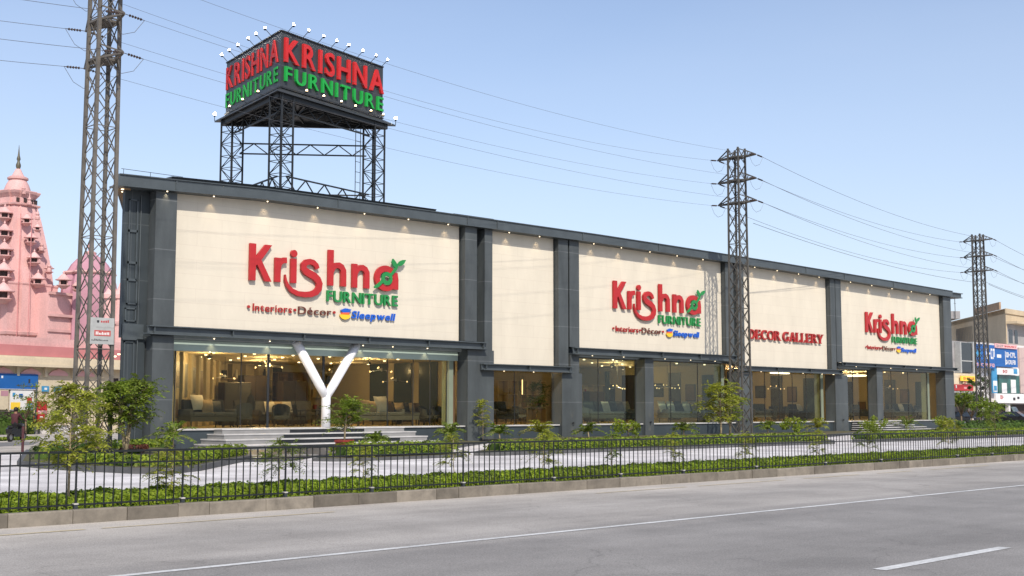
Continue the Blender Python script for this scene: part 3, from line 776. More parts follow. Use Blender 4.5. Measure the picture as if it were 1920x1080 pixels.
# entrance flight: treads, grey side risers, black centre
def flight(xl, xr, n, run, rise, cl, cr, y_top, grow, ztop):
    tr, rs, r2, ce = MB(), MB(), MB(), MB()
    for k in range(n):
        z1 = ztop - rise * k; y0 = y_top - run * (k + 1); a, b = xl - grow * k, xr + grow * k * .6
        tr.box(a, b, y0 - .03, y_top + .1 - k * .004, z1 - .05, z1)
        za = max(z1 - rise, 0)
        c0, c1 = cl - .75 * k, cr + .55 * k
        rs.box(a + .03, c0, y0, y_top + .08, za - (.0 if k == n - 1 else .0), z1 - .052); r2.box(c1, b - .03, y0, y_top + .08, za, z1 - .052)
        ce.box(c0 + .001, c1 - .001, y0 - .004, y_top + .08, za, z1 - .053)
    tr.build('step_tread', marble, B); RM = mat('grey marble riser', (.24, .235, .23), .4, .12, 2); rs.build('step_riser', RM, B); r2.build('step_riser', RM, B); ce.build('step_centre_riser', granite, B)
flight(28.5, 38.4, 4, .62, .205, 31.9, 36.0, 46.45, .30, .845)
lp = MB(); lp.prism([(25.0, 42.6), (24.0, 38.5), (21.6, 34.4), (23.4, 33.6), (26.3, 36.0), (35.5, 42.6)], lambda x, y: (x, y, .0), lambda x, y: (x, y, .07)); struct('entrance_path', lp, mat('dark granite paving', (.05, .052, .055), .5, .3, 3, fine=.2))
lp = MB()
for t in (.18, .62): lp.obox(Vector((22.6, 34.8, .074)).lerp(Vector((26.4, 38.6, .074)), t), (1.5, -.9, 0), (.07, .1, 0), (0, 0, .004))
struct('entrance_path_strip', lp, marble)
def side_flight():
    tr, rs = MB(), MB()
    for k in range(6):
        z1 = .845 - .14 * k; y0 = 46.4 - .55 * (k + 1)
        tr.box(80.2 - .05 * k, 84.6 + .75 * k, y0 - .02, 46.4 - k * .004, z1 - .05, z1); rs.box(80.25 - .05 * k, 84.55 + .75 * k, y0, 46.38, max(0, z1 - .14), z1 - .052)
    tr.build('step_tread', marble, B); rs.build('step_centre_riser', granite, B)
side_flight()
# downlights in the soffits
def downlight(x, y, z, wt, tgt):
    MB().lathe((x, y, z - .035), [(.02, 0), (.032, .02), (.032, .034)], 10).build('downlight', spot_glow, B)
    if wt: spot_lamp('downlight_beam', B, (x, y, z - .06), tgt, wt, 70)
for x in (25.9, 28.2, 30.9, 33.6, 36.3, 39, 41.6, 43.1, 45.9, 48.2, 50.9, 52.6, 55, 57.6, 60.2, 62.8, 65.4, 68.4, 71, 73.6, 76.2, 80.4, 83.4, 86.4, 89.4, 92.4):
    z = roof_z(x) - .50; downlight(x, 46.38 if x > 26 else 46.2, z, 10, (x, 46.62, z - .9))
for x in (28.6, 31.4, 36.6, 38.4, 40.6): downlight(x, 46.75, 4.665, 9, (x, 46.96, 4.0))
for x in (45.6, 47.8, 52.5, 55.2, 59, 61.5, 64, 69, 71.5, 74, 76.4, 81, 86, 90): downlight(x, 46.45, {0: 3.65, 1: 4.66, 2: 4.11, 3: 4.73}[0 if x < 50 else 1 if x < 66 else 2 if x < 78 else 3], 0, None)
for x, y in ((24.2, 46.75), (24.5, 47.3)): MB().lathe((x, y, 10.53), [(.05, 0), (.06, .02), (.06, .028)], 10).build('downlight', spot_glow, B)
# ceiling spots and lit lamps inside
for x, y in [(27.5 + 2.1 * i + (j % 2) * 1.0, 48.4 + 2.3 * j) for i in range(7) for j in range(4)] + [(45.5 + 2.9 * i + (j % 2) * 1.3, 48.6 + 3.1 * j) for i in range(17) for j in range(3)]:
    MB().lathe((x, y, 4.12 if x < 43.9 else 4.50), [(.05, 0), (.07, .03), (.07, .058)], 8).build('ceiling_spot', spot_glow, B)
for x, y, wt in [(30, 49.4, 150), (34.5, 51.5, 190), (39.5, 50, 150), (36.5, 55.2, 170), (41.5, 54.5, 90), (46.6, 50.5, 110), (47.5, 55, 90), (53.5, 50.5, 100), (59.5, 51, 130), (63.5, 53.5, 130), (69.8, 50.6, 150), (74.5, 52.5, 150), (81.5, 51, 130), (88, 51, 150), (91.5, 54, 110)]:
    point_lamp('showroom_lamp', B, (x, y, 3.85 if x < 44 else 4.2), wt * 1.25 if x < 44 else wt * (2.4 if x < 50 else 1.25), (1, .70, .36))
    MB().lathe((x, y, 3.92 if x < 44 else 4.30), [(.10, 0), (.14, .1), (.03, .12), (.02, .25)], 10).build('lamp_fitting', frame_m, B)

# ------------------------------------------------------------------ wall signs
def wall_logo(X0, Z0, s, label):
    g = thing('wall_sign', (X0, 46.6, Z0), label, 'sign', 'furniture shop signs on the cream panels')
    def mp(off): return lambda x, y, t: (X0 + s * x, 46.645 - .05 - off - t, Z0 + s * y)
    dp = .13 * s
    def arcpts(cx, cy, rx, ry, a0, a1, n=14): return [(cx + rx * math.cos(math.radians(a0 + (a1 - a0) * i / n)), cy + ry * math.sin(math.radians(a0 + (a1 - a0) * i / n))) for i in range(n + 1)]
    def strokes(name, material, lst):
        mb = MB()
        for i, (kind, pts, wd) in enumerate(lst):
            f = mp(.004 * i)
            if kind == 'poly': mb.prism(pts, lambda x, y: f(x, y, 0), lambda x, y: f(x, y, dp))
            else: mb.ribbon(pts, wd if hasattr(wd, '__len__') else [wd] * len(pts), f, dp)
        return mb.build(name, material, g)
    strokes('letter', red_sign, [('poly', [(0, 0), (.30, 0), (.30, 1.62), (0, 1.62)], 0), ('poly', [(.26, 1.0), (.26, .62), (.47, .78), (1.12, 1.62), (.78, 1.62)], 0), ('poly', [(.36, .72), (.78, 0), (1.12, 0), (.58, .92)], 0)])
    strokes('letter', red_sign, [('poly', [(1.31, .02), (1.60, .02), (1.60, 1.10), (1.31, 1.10)], 0), ('rib', [(1.5, .62), (1.53, .82), (1.62, .95), (1.76, 1.01), (1.92, 1.02)], [.2, .24, .26, .26, .25])])
    strokes('letter', red_sign, [('poly', [(2.15, .03), (2.45, .03), (2.45, 1.13), (2.15, 1.13)], 0), ('poly', arcpts(2.31, 1.36, .165, .165, 0, 345, 15), 0)])
    strokes('letter', red_sign, [('rib', [(3.60, .77), (3.54, .92), (3.38, 1.04), (3.18, 1.07), (2.97, 1.02), (2.84, .89), (2.85, .72), (2.98, .60), (3.2, .51), (3.44, .42), (3.63, .28), (3.73, .09), (3.70, -.12), (3.55, -.29), (3.28, -.41), (2.92, -.45), (2.55, -.43), (2.22, -.31), (1.99, -.10), (1.88, .14), (1.86, .38)],
              [.22, .24, .25, .26, .27, .29, .31, .33, .34, .34, .34, .33, .31, .29, .27, .25, .23, .2, .16, .11, .04])])
    for x0, top, w in ((4.21, 1.71, 1.02), (5.59, 1.18, 1.01)):
        a = [(x0 + .22, .70), (x0 + .30, .90), (x0 + .45, 1.02), (x0 + .60, 1.03), (x0 + .76, .96), (x0 + .86, .80), (x0 + w - .15, .60), (x0 + w - .15, .07)]
        strokes('letter', red_sign, [('poly', [(x0, .06), (x0 + .29, .06), (x0 + .29, top), (x0, top)], 0), ('rib', a, [.16, .20, .26, .28, .29, .30, .30, .30])])
    strokes('letter', red_sign, [('rib', arcpts(7.60, .63, .53, .47, 0, 360, 28), .29), ('poly', [(8.05, .13), (8.36, .13), (8.36, .60), (8.30, .95), (8.05, .9)], 0)])
    o2 = .02
    def gm(x, y, t): return (X0 + s * x, 46.645 - .05 - dp - .012 - t, Z0 + s * y)
    e = MB()
    e.ribbon([(6.84, .14), (7.02, .22), (7.2, .36), (7.33, .47)], [.08, .17, .16, .14], gm, .05)
    def gm2(x, y, t): return (X0 + s * x, 46.645 - .05 - dp - .016 - t, Z0 + s * y)
    def gm3(x, y, t): return (X0 + s * x, 46.645 - .05 - dp - .020 - t, Z0 + s * y)
    e.ribbon(arcpts(7.61, .62, .24, .22, 0, 360, 20), [.19] * 21, gm2, .05)
    e.ribbon([(7.80, .76), (8.0, .96), (8.17, 1.16), (8.24, 1.28)], [.13, .14, .15, .12], gm, .05)
    e.ribbon([(8.20, 1.18), (8.08, 1.32), (7.98, 1.47), (7.96, 1.60)], [.10, .27, .24, .03], gm2, .05)
    e.ribbon([(8.22, 1.30), (8.42, 1.40), (8.60, 1.50), (8.76, 1.60)], [.08, .24, .20, .02], gm3, .05)
    e.build('sprout_emblem', green_sign, g)
    U, NM = (1, 0, 0), (0, -1, 0)
    def P(x, y, off=.05): return (X0 + s * x, 46.645 - off, Z0 + s * y)
    lettering_one('FURNITURE', P(4.18, -.66), P(8.38, -.66), .52 * s, U, NM, .09 * s, .018).build('furniture_lettering', green_sign, g)
    lettering_one('Interiors', P(.25, -1.32), P(2.29, -1.32), .34 * s, U, NM, .05 * s, .008, gap=.11).build('tagline_lettering', red_dull, g)
    lettering_one('Décor', P(2.63, -1.33), P(4.47, -1.33), .36 * s, U, NM, .05 * s, .004, gap=.11).build('tagline_lettering', brown_sign, g)
    lettering_one('Sleepwell', P(5.62, -1.36), P(8.20, -1.36), .34 * s, U, NM, .05 * s, .028, gap=.09, slant=.22).build('bedding_lettering', blue_sign, g)
    for x, y, m_ in ((.03, -1.16, red_dull), (2.45, -1.17, red_dull), (4.63, -1.16, red_dull)):
        mb = MB(); mb.prism(arcpts(x, y, .065, .065, 0, 330, 11), lambda a, b: P(a, b), lambda a, b: P(a, b, .05 + .07 * s)); mb.build('tagline_dot', m_, g)
    for poly, m_, k in (([(4.98, -1.03), (5.26, -.93), (5.60, -.97), (5.48, -1.11), (5.10, -1.14)], blue_sign, 0), ([(5.03, -1.145), (5.48, -1.115), (5.47, -1.225), (5.03, -1.225)], orange_sign, 1),
                        ([(4.94, -1.23), (5.56, -1.23), (5.53, -1.33), (5.42, -1.42), (5.24, -1.46), (5.06, -1.42), (4.97, -1.33)], yellow_sign, 2)):
        mb = MB(); mb.prism(poly, lambda a, b: P(a, b), lambda a, b: P(a, b, .05 + .07 * s)); mb.build('bedding_emblem', m_, g)
    return g
wall_logo(30.12, 7.26, 1.0, 'largest red wall sign with green leaf, on the wide panel above the forked white column')
wall_logo(54.42, 7.41, .985, 'red wall sign with green leaf on the middle panel, just left of the middle pylon')
wall_logo(82.65, 7.27, .92, 'smallest looking red wall sign with green leaf, on the showroom panel at far right')
# serif lettering
def serif_sign():
    g = thing('gallery_sign', (67.8, 46.6, 6.2), 'red serif DECOR GALLERY lettering on the cream panel behind the pylon', 'sign')
    h = .64
    def stem(x, y0=0, y1=1, w=.17): return ('poly', [(x, y0), (x + w, y0), (x + w, y1), (x, y1)])
    def ser(x, y, w=.32): return ('poly', [(x - .07, y), (x - .07 + w, y), (x - .07 + w, y + .08), (x - .07, y + .08)])
    def arc(cx, cy, rx, ry, a0, a1, w, n=14):
        return ('rib', [(cx + rx * math.cos(math.radians(a0 + (a1 - a0) * i / n)), cy + ry * math.sin(math.radians(a0 + (a1 - a0) * i / n))) for i in range(n + 1)], [w[0] + (w[1] - w[0]) * math.sin(math.pi * i / n) for i in range(n + 1)])
    G = {'D': (.82, [stem(.07), ser(.07, 0), ser(.07, .92), arc(.22, .5, .48, .44, 88, -88, (.10, .19))]),
         'E': (.70, [stem(.07), ser(.07, 0, .62), ser(.07, .92, .60), stem(.2, .44, .54, .26), stem(.53, .0, .24, .08), stem(.50, .76, 1.0, .08), stem(.44, .36, .62, .06)]),
         'C': (.78, [arc(.46, .5, .36, .44, 48, 312, (.09, .19)), stem(.64, .70, 1.0, .07)]),
         'O': (.86, [arc(.44, .5, .34, .44, 0, 180, (.19, .10)), arc(.44, .5, .34, .44, 180, 360, (.19, .10))]),
         'R': (.84, [stem(.07), ser(.07, 0), ser(.07, .92, .3), arc(.26, .74, .28, .21, 90, -90, (.09, .18)), ('poly', [(.32, .52), (.50, .52), (.84, 0), (.62, 0)]), ser(.66, 0, .28)]),
         'G': (.86, [arc(.46, .5, .36, .44, 48, 320, (.09, .19)), stem(.62, .06, .46, .17), ser(.58, .42, .36), stem(.66, .72, 1.0, .07)]),
         'A': (.86, [('poly', [(.36, 1), (.52, 1), (.84, 0), (.62, 0)]), ('poly', [(.36, 1), (.43, 1), (.17, 0), (.09, 0)]), stem(.22, .30, .39, .42), ser(.07, 0, .26), ser(.60, 0, .34)]),
         'L': (.68, [stem(.07), ser(.07, 0, .60), ser(.07, .92), stem(.52, 0, .28, .08)]),
         'Y': (.84, [stem(.34, 0, .5), ser(.34, 0), ('poly', [(.02, 1), (.24, 1), (.50, .44), (.34, .44)]), ('poly', [(.72, 1), (.80, 1), (.50, .44), (.42, .44)]), ser(.05, .92, .34), ser(.63, .92, .28)])}
    x = 0; lay = []
    for ch in 'DECOR GALLERY':
        if ch == ' ': x += .30; continue
        lay.append((ch, x)); x += G[ch][0] + .02
    sx = (76.8 - 67.82) / x
    for ch, x in lay:
        mb = MB()
        for i, st in enumerate(G[ch][1]):
            f = lambda a, b, t: (67.82 + (x + a) * sx, 46.60 - .004 * i - t, 6.2 + h * b)
            if st[0] == 'poly': mb.prism(st[1], lambda a, b: f(a, b, 0), lambda a, b: f(a, b, .1))
            else: mb.ribbon(st[1], st[2], f, .1)
        mb.build('letter', red_dull, g)
serif_sign()

# ------------------------------------------------------------------ lattice helper
def lattice(legs, brace, c, s0, s1, z0, z1, n, lw, bw, yaw=0.0, style='X'):
    """square mast: four leg meshes (list of MB) and the bracing of its faces"""
    c = Vector((c[0], c[1], 0)); cs, sn = math.cos(yaw), math.sin(yaw)
    def pt(k, t):
        s = (s0 + (s1 - s0) * t) / 2; i, j = ((-1, -1), (1, -1), (1, 1), (-1, 1))[k]
        return c + Vector((cs * i * s - sn * j * s, sn * i * s + cs * j * s, z0 + (z1 - z0) * t))
    for k in range(4): legs[k].bar(pt(k, 0), pt(k, 1), lw, lw)
    for i in range(n):
        t0, t1 = i / n, (i + 1) / n
        for k in range(4):
            l = (k + 1) % 4
            if style == 'X' or (i + k) % 2 == 0: brace.bar(pt(k, t0), pt(l, t1), bw, bw * .6)
            if style == 'X' or (i + k) % 2 == 1: brace.bar(pt(l, t0), pt(k, t1), bw, bw * .6)
            if style == 'Z' or i % 4 == 0: brace.bar(pt(k, t0), pt(l, t0), bw, bw * .6)
    return pt

# ------------------------------------------------------------------ roof sign: a three sided board on three lattice legs
def roof_sign():
    AP = Vector((34.25, 50.5, 0)); ur = Vector((math.cos(math.radians(12.2)), math.sin(math.radians(12.2)), 0)); ul = Vector((math.cos(math.radians(79.6)), math.sin(math.radians(79.6)), 0))
    Lr, Ll = 7.92, 7.05; Z0, Z1 = 17.28, 20.13
    PR, PL = AP + ur * Lr, AP + ul * Ll
    nr = Vector((ur.y, -ur.x, 0)); nl = Vector((-ul.y, ul.x, 0))
    cen = (AP + PR + PL) / 3
    g = thing('roof_sign', (cen.x, cen.y, 11.1), 'three sided dark rooftop sign with red and green letters on black lattice legs', 'sign')
    tri = [AP, PR, PL]
    def scl(k): return [cen + (p - cen) * k for p in tri]
    MB().loft([[p + Vector((0, 0, Z0)) for p in tri], [p + Vector((0, 0, Z1)) for p in tri]]).build('sign_board', board_m, g)
    tr = MB()
    for a, b in ((AP, PR), (AP, PL)):
        tr.bar(a + Vector((0, 0, Z1 + .03)), b + Vector((0, 0, Z1 + .03)), .12, .06); tr.bar(a + Vector((0, 0, Z0 + .05)), b + Vector((0, 0, Z0 + .05)), .16, .08)
    tr.build('board_trim', black_iron, g)
    o = scl(1.16); o2 = scl(1.15); inn = scl(.98)
    MB().loft([[p + Vector((0, 0, Z0 - .30)) for p in o], [p + Vector((0, 0, Z0 - .22)) for p in o], [p + Vector((0, 0, Z0 - .004)) for p in scl(1.0)]]).build('sign_platform', board_m, g)
    ub = MB()
    for k in range(3):
        a, b = scl(1.05)[k], scl(1.05)[(k + 1) % 3]; ub.bar(a + Vector((0, 0, Z0 - .42)), b + Vector((0, 0, Z0 - .42)), .16, .22)
        for t in np.linspace(.1, .9, 7): ub.bar(a.lerp(b, t) + Vector((0, 0, Z0 - .36)), cen + Vector((0, 0, Z0 - .36)), .06, .1)
    ub.build('platform_beams', black_iron, g)
    # letters
    def face(txt, p0, p1, u, nrm, z, h, m_, b, gap, dep=.13): 
        for mb in lettering(txt, p0 + Vector((0, 0, z)), p1 + Vector((0, 0, z)), h, u, nrm, dep, b, gap): mb.build('letter', m_, g)
    face('KRISHNA', AP + ur * .18 + nr * .01, AP + ur * (Lr - .06) + nr * .01, ur, nr, Z0 + 1.38, 1.24, red_bright, .016, .17)
    face('FURNITURE', AP + ur * .22 + nr * .01, AP + ur * (Lr - .08) + nr * .01, ur, nr, Z0 + .40, .78, green_bright, .010, .21)
    face('KRISHNA', PL - ul * .08 + nl * .01, AP + ul * .25 + nl * .01, -ul, nl, Z0 + 1.38, 1.24, red_bright, .014, .17, .06)
    face('FURNITURE', PL - ul * .05 + nl * .01, AP + ul * .28 + nl * .01, -ul, nl, Z0 + .40, .78, green_bright, .010, .22, .05)
    # legs
    foot = scl(.90); pts = []
    for p in foot:
        L = [MB() for _ in range(4)]; br = MB()
        pts.append(lattice(L, br, (p.x, p.y), .80, .80, 11.1, Z0 - .3, 9, .075, .042, .21, 'Z'))
        lm_ = MB()
        for q in L: lm_.add(q.v, q.f)
        lg = lm_.build('lattice_leg', black_iron, g); br.build('leg_bracing', black_iron, lg)
    for k in range(3):
        a, b = foot[k], foot[(k + 1) % 3]
        for z0, z1 in ((12.35, 13.05), (15.2, 15.75) if k == 1 else (16.25, 16.8)):
            t = MB(); d = (b - a).normalized(); A, Bq = a + d * .4, b - d * .4; n = 9
            up0, up1 = Vector((0, 0, z0)), Vector((0, 0, z1))
            t.bar(A + up0, Bq + up0, .07, .07); t.bar(A + up1, Bq + up1, .07, .07)
            for i in range(n):
                p, q = A.lerp(Bq, i / n), A.lerp(Bq, (i + 1) / n)
                t.bar(p + (up0 if i % 2 else up1), q + (up1 if i % 2 else up0), .05, .05)
            t.build('truss', black_iron, g)
    ld = MB(); lp_ = foot[1] - ur * 1.2 - nr * .1
    for s_ in (-.2, .2): ld.tube([lp_ + ur * s_ + Vector((0, 0, 11.1)), lp_ + ur * s_ + Vector((0, 0, 16.6))], .02, 5)
    for z in np.arange(11.4, 16.5, .55): ld.tube([lp_ - ur * .2 + Vector((0, 0, z)), lp_ + ur * .2 + Vector((0, 0, z))], .015, 5)
    ld.build('ladder', black_iron, g)
    # bulbs on short arms
    def bulb(p, q, m_, r=.055):
        a = MB(); a.tube([p, q], .018, 5); a.lathe(q - Vector((0, 0, .09)), [(.03, 0), (.07, .04), (.05, .1)], 8); ar = a.build('lamp_arm', black_iron, g)
        MB().lathe(q - Vector((0, 0, .02)), [(.03, 0), (r, r * .6), (r, r * 1.2), (.03, r * 2)], 10).build('lamp', m_, ar, smooth=True)
    for t in (.05, .19, .33, .455, .575, .72, .86, .98): bulb(AP + ur * (Lr * t) + Vector((0, 0, Z1)), AP + ur * (Lr * t + .1) + nr * .35 + Vector((0, 0, Z1 + .36)), bulb_glow)
    for t in (.16, .32, .46, .66, .82, .97): bulb(AP + ul * (Ll * t) + Vector((0, 0, Z1)), AP + ul * (Ll * t + .05) + nl * .35 + Vector((0, 0, Z1 + .36)), bulb_glow)
    for t in (.17, .33, .50, .64, .80, .93): bulb(AP + ur * (Lr * t) + nr * .2 + Vector((0, 0, Z0 - .12)), AP + ur * (Lr * t) + nr * .5 + Vector((0, 0, Z0 + .06)), bulb_warm, .05)
    for t in (.22, .5, .75): bulb(AP + ul * (Ll * t) + nl * .2 + Vector((0, 0, Z0 - .12)), AP + ul * (Ll * t) + nl * .5 + Vector((0, 0, Z0 + .06)), bulb_warm, .05)
    for p in (o[1], o[2]): bulb(p + Vector((0, 0, Z0 - .22)), p + Vector((0, 0, Z0 + .1)), bulb_glow, .08)
roof_sign()

# ------------------------------------------------------------------ pylons and power lines
ARMZ = (16.75, 15.32, 13.98)
def pylon(x, y, material, label, zoff=0.0, lw=.115, bw=.05):
    g = thing('lattice_pylon', (x, y, 0), label, 'pylon', 'lattice power pylons along the showroom')
    L = [MB() for _ in range(4)]; br = MB(); top = 17.3 + zoff
    lattice(L, br, (x, y), .88, .72, -.1, top, 18, lw, bw)
    for q in L: q.build('leg', material, g)
    br.build('bracing', material, g)
    fb = MB(); fb.box(x - .62, x + .62, y - .62, y + .62, -.1, .22); fb.build('foundation', kerb_pale, g)
    tips = []
    for z in ARMZ:
        z += zoff; am = MB()
        for sy in (-1, 1):
            tip = Vector((x, y + sy * 1.38, z - .0))
            for sx in (-.36, .36):
                am.bar((x + sx, y, z), tip, .07, .07); am.bar((x + sx, y + sy * .36, z + .46), tip + Vector((0, 0, .02)), .055, .055)
            for t in (.45, .72):
                am.bar(Vector((x - .36, y, z)).lerp(tip, t), Vector((x + .36, y, z)).lerp(tip, t), .045, .045)
                am.bar(Vector((x, y + sy * .36, z + .46)).lerp(tip, t), Vector((x + .36, y, z)).lerp(tip, t * .9), .04, .04)
            tips.append(tip)
        am.box(x - .4, x + .4, y - .4, y + .4, z - .05, z + .03); a_ = am.build('crossarm', material, g)
        for sy in (-1, 1):
            tip = Vector((x, y + sy * 1.38, z))
            for dx in (-1, 1):
                im = MB(); im.tube([tip, tip + Vector((dx * .75, 0, -.07))], .012, 4)
                for k in range(5):
                    p = tip + Vector((dx * (.2 + .1 * k), 0, -.02 - .01 * k)); im.tube([p, p + Vector((dx * .05, 0, 0))], [.05, .03], 7)
                im.build('insulator', ceramic, a_)
    for k in range(0, 6):
        jb = MB(); tip = tips[k]; jb.tube([tip + Vector((-.75, 0, -.07)), tip + Vector((-.4, 0, -.55)), tip + Vector((0, .05, -.7)), tip + Vector((.4, 0, -.55)), tip + Vector((.75, 0, -.07))], .009, 4, False); jb.build('jumper_wire', wire_m, g)
    return tips
P1, P2, P3 = (19.65, 39.6), (62.0, 43.2), (108.2, 49.6)
t1 = pylon(*P1, rust_iron, 'large rusty lattice pylon rising out of the frame between the pink temple and the showroom', -.45, .112, .036)
t2 = pylon(*P2, grey_iron, 'lattice pylon with three crossarms standing in front of the middle of the showroom', 0, .095, .042)
t3 = pylon(*P3, grey_iron, 'farthest lattice pylon with three crossarms, beyond the right end of the showroom', 0, .12, .05)
t0 = [Vector((-24, 36.5 + (p.y - P1[1]), p.z - .6)) for p in t1]
t4 = [Vector((156, 55.5 + (p.y - P3[1]), p.z - .3)) for p in t3]
LV = ['top', 'top', 'middle', 'middle', 'lowest', 'lowest']
def wire(a, b, sag, label, r=.017):
    mb = MB(); n = 28
    a = a + Vector((.75, 0, -.07)); b = b + Vector((-.75, 0, -.07))
    mb.tube([a.lerp(b, i / n) + Vector((0, 0, -4 * sag * (i / n) * (1 - i / n))) for i in range(n + 1)], r, 5)
    solo('power_line', mb, wire_m, label, 'power line', 'overhead power lines')
for k in range(6):
    side = 'near side' if k % 2 == 0 else 'far side'
    wire(t0[k], t1[k], 1.2, f'{LV[k]} wire, {side}, leaving the rusty pylon towards the left edge', .0085)
    wire(t1[k], t2[k], (.75, .9, .7, .7, .62, .62)[k], f'{LV[k]} wire, {side}, between the rusty pylon and the middle pylon', .006)
    wire(t2[k], t3[k], .75, f'{LV[k]} wire, {side}, between the middle pylon and the farthest pylon', .011)
    wire(t3[k], t4[k], .8, f'{LV[k]} wire, {side}, leaving the farthest pylon towards the right edge', .015)
wire(Vector((62.3, 42.8, 12.9)), Vector((107.9, 49.2, 12.9)), .5, 'single lower wire below the crossarms, between the middle and farthest pylons', .014)
wire(Vector((108.5, 49.2, 12.9)), Vector((156, 55, 12.6)), .6, 'single lower wire leaving the farthest pylon below its crossarms', .018)
# notice plate on the first pylon
def notice():
    x0, y0, z0 = 19.24, 39.1, 3.75
    g = thing('notice_board', (x0, y0, z0), 'small pale notice plate with red band, fixed to the rusty pylon', 'notice board')
    MB().box(x0, x0 + .84, y0 - .02, y0, z0 + .06, z0 + .94).build('plate', grey_board, g)
    def px_(a, b, c, d, m_, n='printed_line'): MB().box(x0 + a, x0 + b, y0 - .024, y0 - .0205, z0 + c, z0 + d).build(n, m_, g)
    px_(.14, .72, .33, .52, mat('faded red print', (.42, .08, .07), .6, .35, 14), 'red_band')
    t = MB()
    for a in np.arange(.19, .66, .055): t.box(x0 + a, x0 + a + .035, y0 - .027, y0 - .0245, z0 + .37, z0 + .37 + rnd.uniform(.06, .11))
    t.build('worn_lettering', white_board, g)
    t = MB()
    for a in np.arange(.36, .64, .06): t.box(x0 + a, x0 + a + .04, y0 - .024, y0 - .0205, z0 + .78, z0 + .78 + rnd.uniform(.05, .09))
    t.build('worn_lettering', red_board, g)
    t = MB(); t.box(x0 + .22, x0 + .30, y0 - .024, y0 - .0205, z0 + .77, z0 + .85)
    for a in np.arange(.05, .62, .05): t.box(x0 + a, x0 + a + .03, y0 - .024, y0 - .0205, z0 + .17, z0 + .17 + rnd.uniform(.02, .07))
    t.build('worn_lettering', ink, g)
    t = MB()
    for a in np.arange(.2, .8, .04): t.box(x0 + a, x0 + a + .025, y0 - .024, y0 - .0205, z0 + .60, z0 + .60 + rnd.uniform(.02, .05))
    t.build('worn_lettering', grey_pl, g)
notice()

# ------------------------------------------------------------------ railing along the road
POSTS = [4.2, 6.3, 8.55, 10.30, 12.22, 14.05, 16.25, 18.75, 20.85, 23.05, 25.95, 29.1, 32.0, 36.6, 39.0, 43.2]
PLANT = ['a slim tall tree', 'a low weeping sapling', 'a drooping sapling', 'a bare stemmed sapling', 'a thin yellow sapling', 'a bushy yellow sapling', 'a small sapling', 'a twiggy sapling']
FY = 17.66
def rail_top(x): return 1.035 - .0022 * (x - 7)
for i, (a, b) in enumerate(zip(POSTS, POSTS[1:])):
    where = ['at the left edge of the photo', 'second from the left edge', 'right of the tall slim tree', 'third bay right of the tall slim tree', 'in front of the entrance steps, left half', 'in front of the entrance steps, right half',
             'left of the wide grey column', 'right of the wide grey column', 'below the narrow second window', 'below the left part of the third window', 'just left of the middle pylon', 'just right of the middle pylon', 'long section below the small side steps', 'short section right of the building end', 'at the right edge of the photo'][i]
    g = thing('railing_section', (a, FY, .2), f'black metal railing section {where}', 'railing', 'black roadside railing sections')
    ra = MB(); ra.bar((a, FY, rail_top(a)), (b, FY, rail_top(b)), .032, .032); ra.build('top_rail', fence_m, g)
    ra = MB(); ra.bar((a, FY, rail_top(a) - .175), (b, FY, rail_top(b) - .175), .02, .024); ra.build('middle_rail', fence_m, g)
    ra = MB(); ra.bar((a, FY, .265), (b, FY, .265), .022, .024); ra.build('bottom_rail', fence_m, g)
    p = MB(); p.box(a - .012, a + .012, FY - .012, FY + .012, .2, rail_top(a) - .017); po = p.build('post', fence_m, g)
    p = MB(); p.box(a - .028, a + .028, FY - .028, FY + .028, .2, .265); pf = p.build('post_foot', steel_dark, po)
    MB().box(a - .034, a + .034, FY - .034, FY + .034, .267, .288).build('foot_cap', cap_m, po)
    n = max(2, round((b - a) / .142))
    for k in range(1, n):
        x = a + (b - a) * k / n + rnd.uniform(-.006, .006); ln_ = rnd.gauss(0, .004); hi = rail_top(x)
        q = MB(); q.tube([(x, FY, .22), (x + ln_, FY, hi - .01)], .0105, 5); q.build('picket', fence_m, g)

# ------------------------------------------------------------------ hedges and plants
hedge('hedge', [(1.0, 18.28), (24, 18.28), (50, 18.30)], .86, .17, .222, 2500, .060, 'long low clipped green hedge behind the black railing', hedge_leaf)
hedge('hedge', [(16.6, 33.6), (16.5, 30.6), (17.4, 30.3), (19.6, 32.6)], .8, .16, .26, 260, .12, 'low green hedge around the foot of the rusty pylon', bed_leaf)
hedge('hedge', [(19.6, 32.8), (22.9, 36.0)], .8, .16, .32, 380, .10, 'bright green hedge on the left bed in front of the entrance steps', bed_leaf)
hedge('hedge', [(16.6, 36.4), (18.6, 38.0)], .8, .16, .45, 260, .12, 'dark green hedge clump on the left tip of the bed by the side street', tree_leaf_d)
hedge('hedge', [(24.9, 32.9), (29.6, 33.0)], .9, .16, .38, 420, .10, 'bright green hedge on the bed right of the entrance path', bed_leaf)
hedge('hedge', [(31.9, 33.0), (53.6, 32.9)], .9, .16, .34, 330, .11, 'long green hedge on the bed below the middle windows', bed_leaf)
hedge('hedge', [(57.6, 32.9), (87, 32.9)], .9, .16, .32, 220, .14, 'green hedge on the bed at the right end of the forecourt', bed_leaf)
hedge('hedge', [(20.8, 39.2), (24.6, 45.6)], .8, .16, .13, 170, .14, 'low hedge with reddish leaves between the rusty pylon and the first column', red_leaf)
hedge('hedge', [(22.2, 45.2), (25.6, 45.4)], .8, .16, .30, 200, .14, 'green hedge against the dark left end of the showroom', bed_leaf)

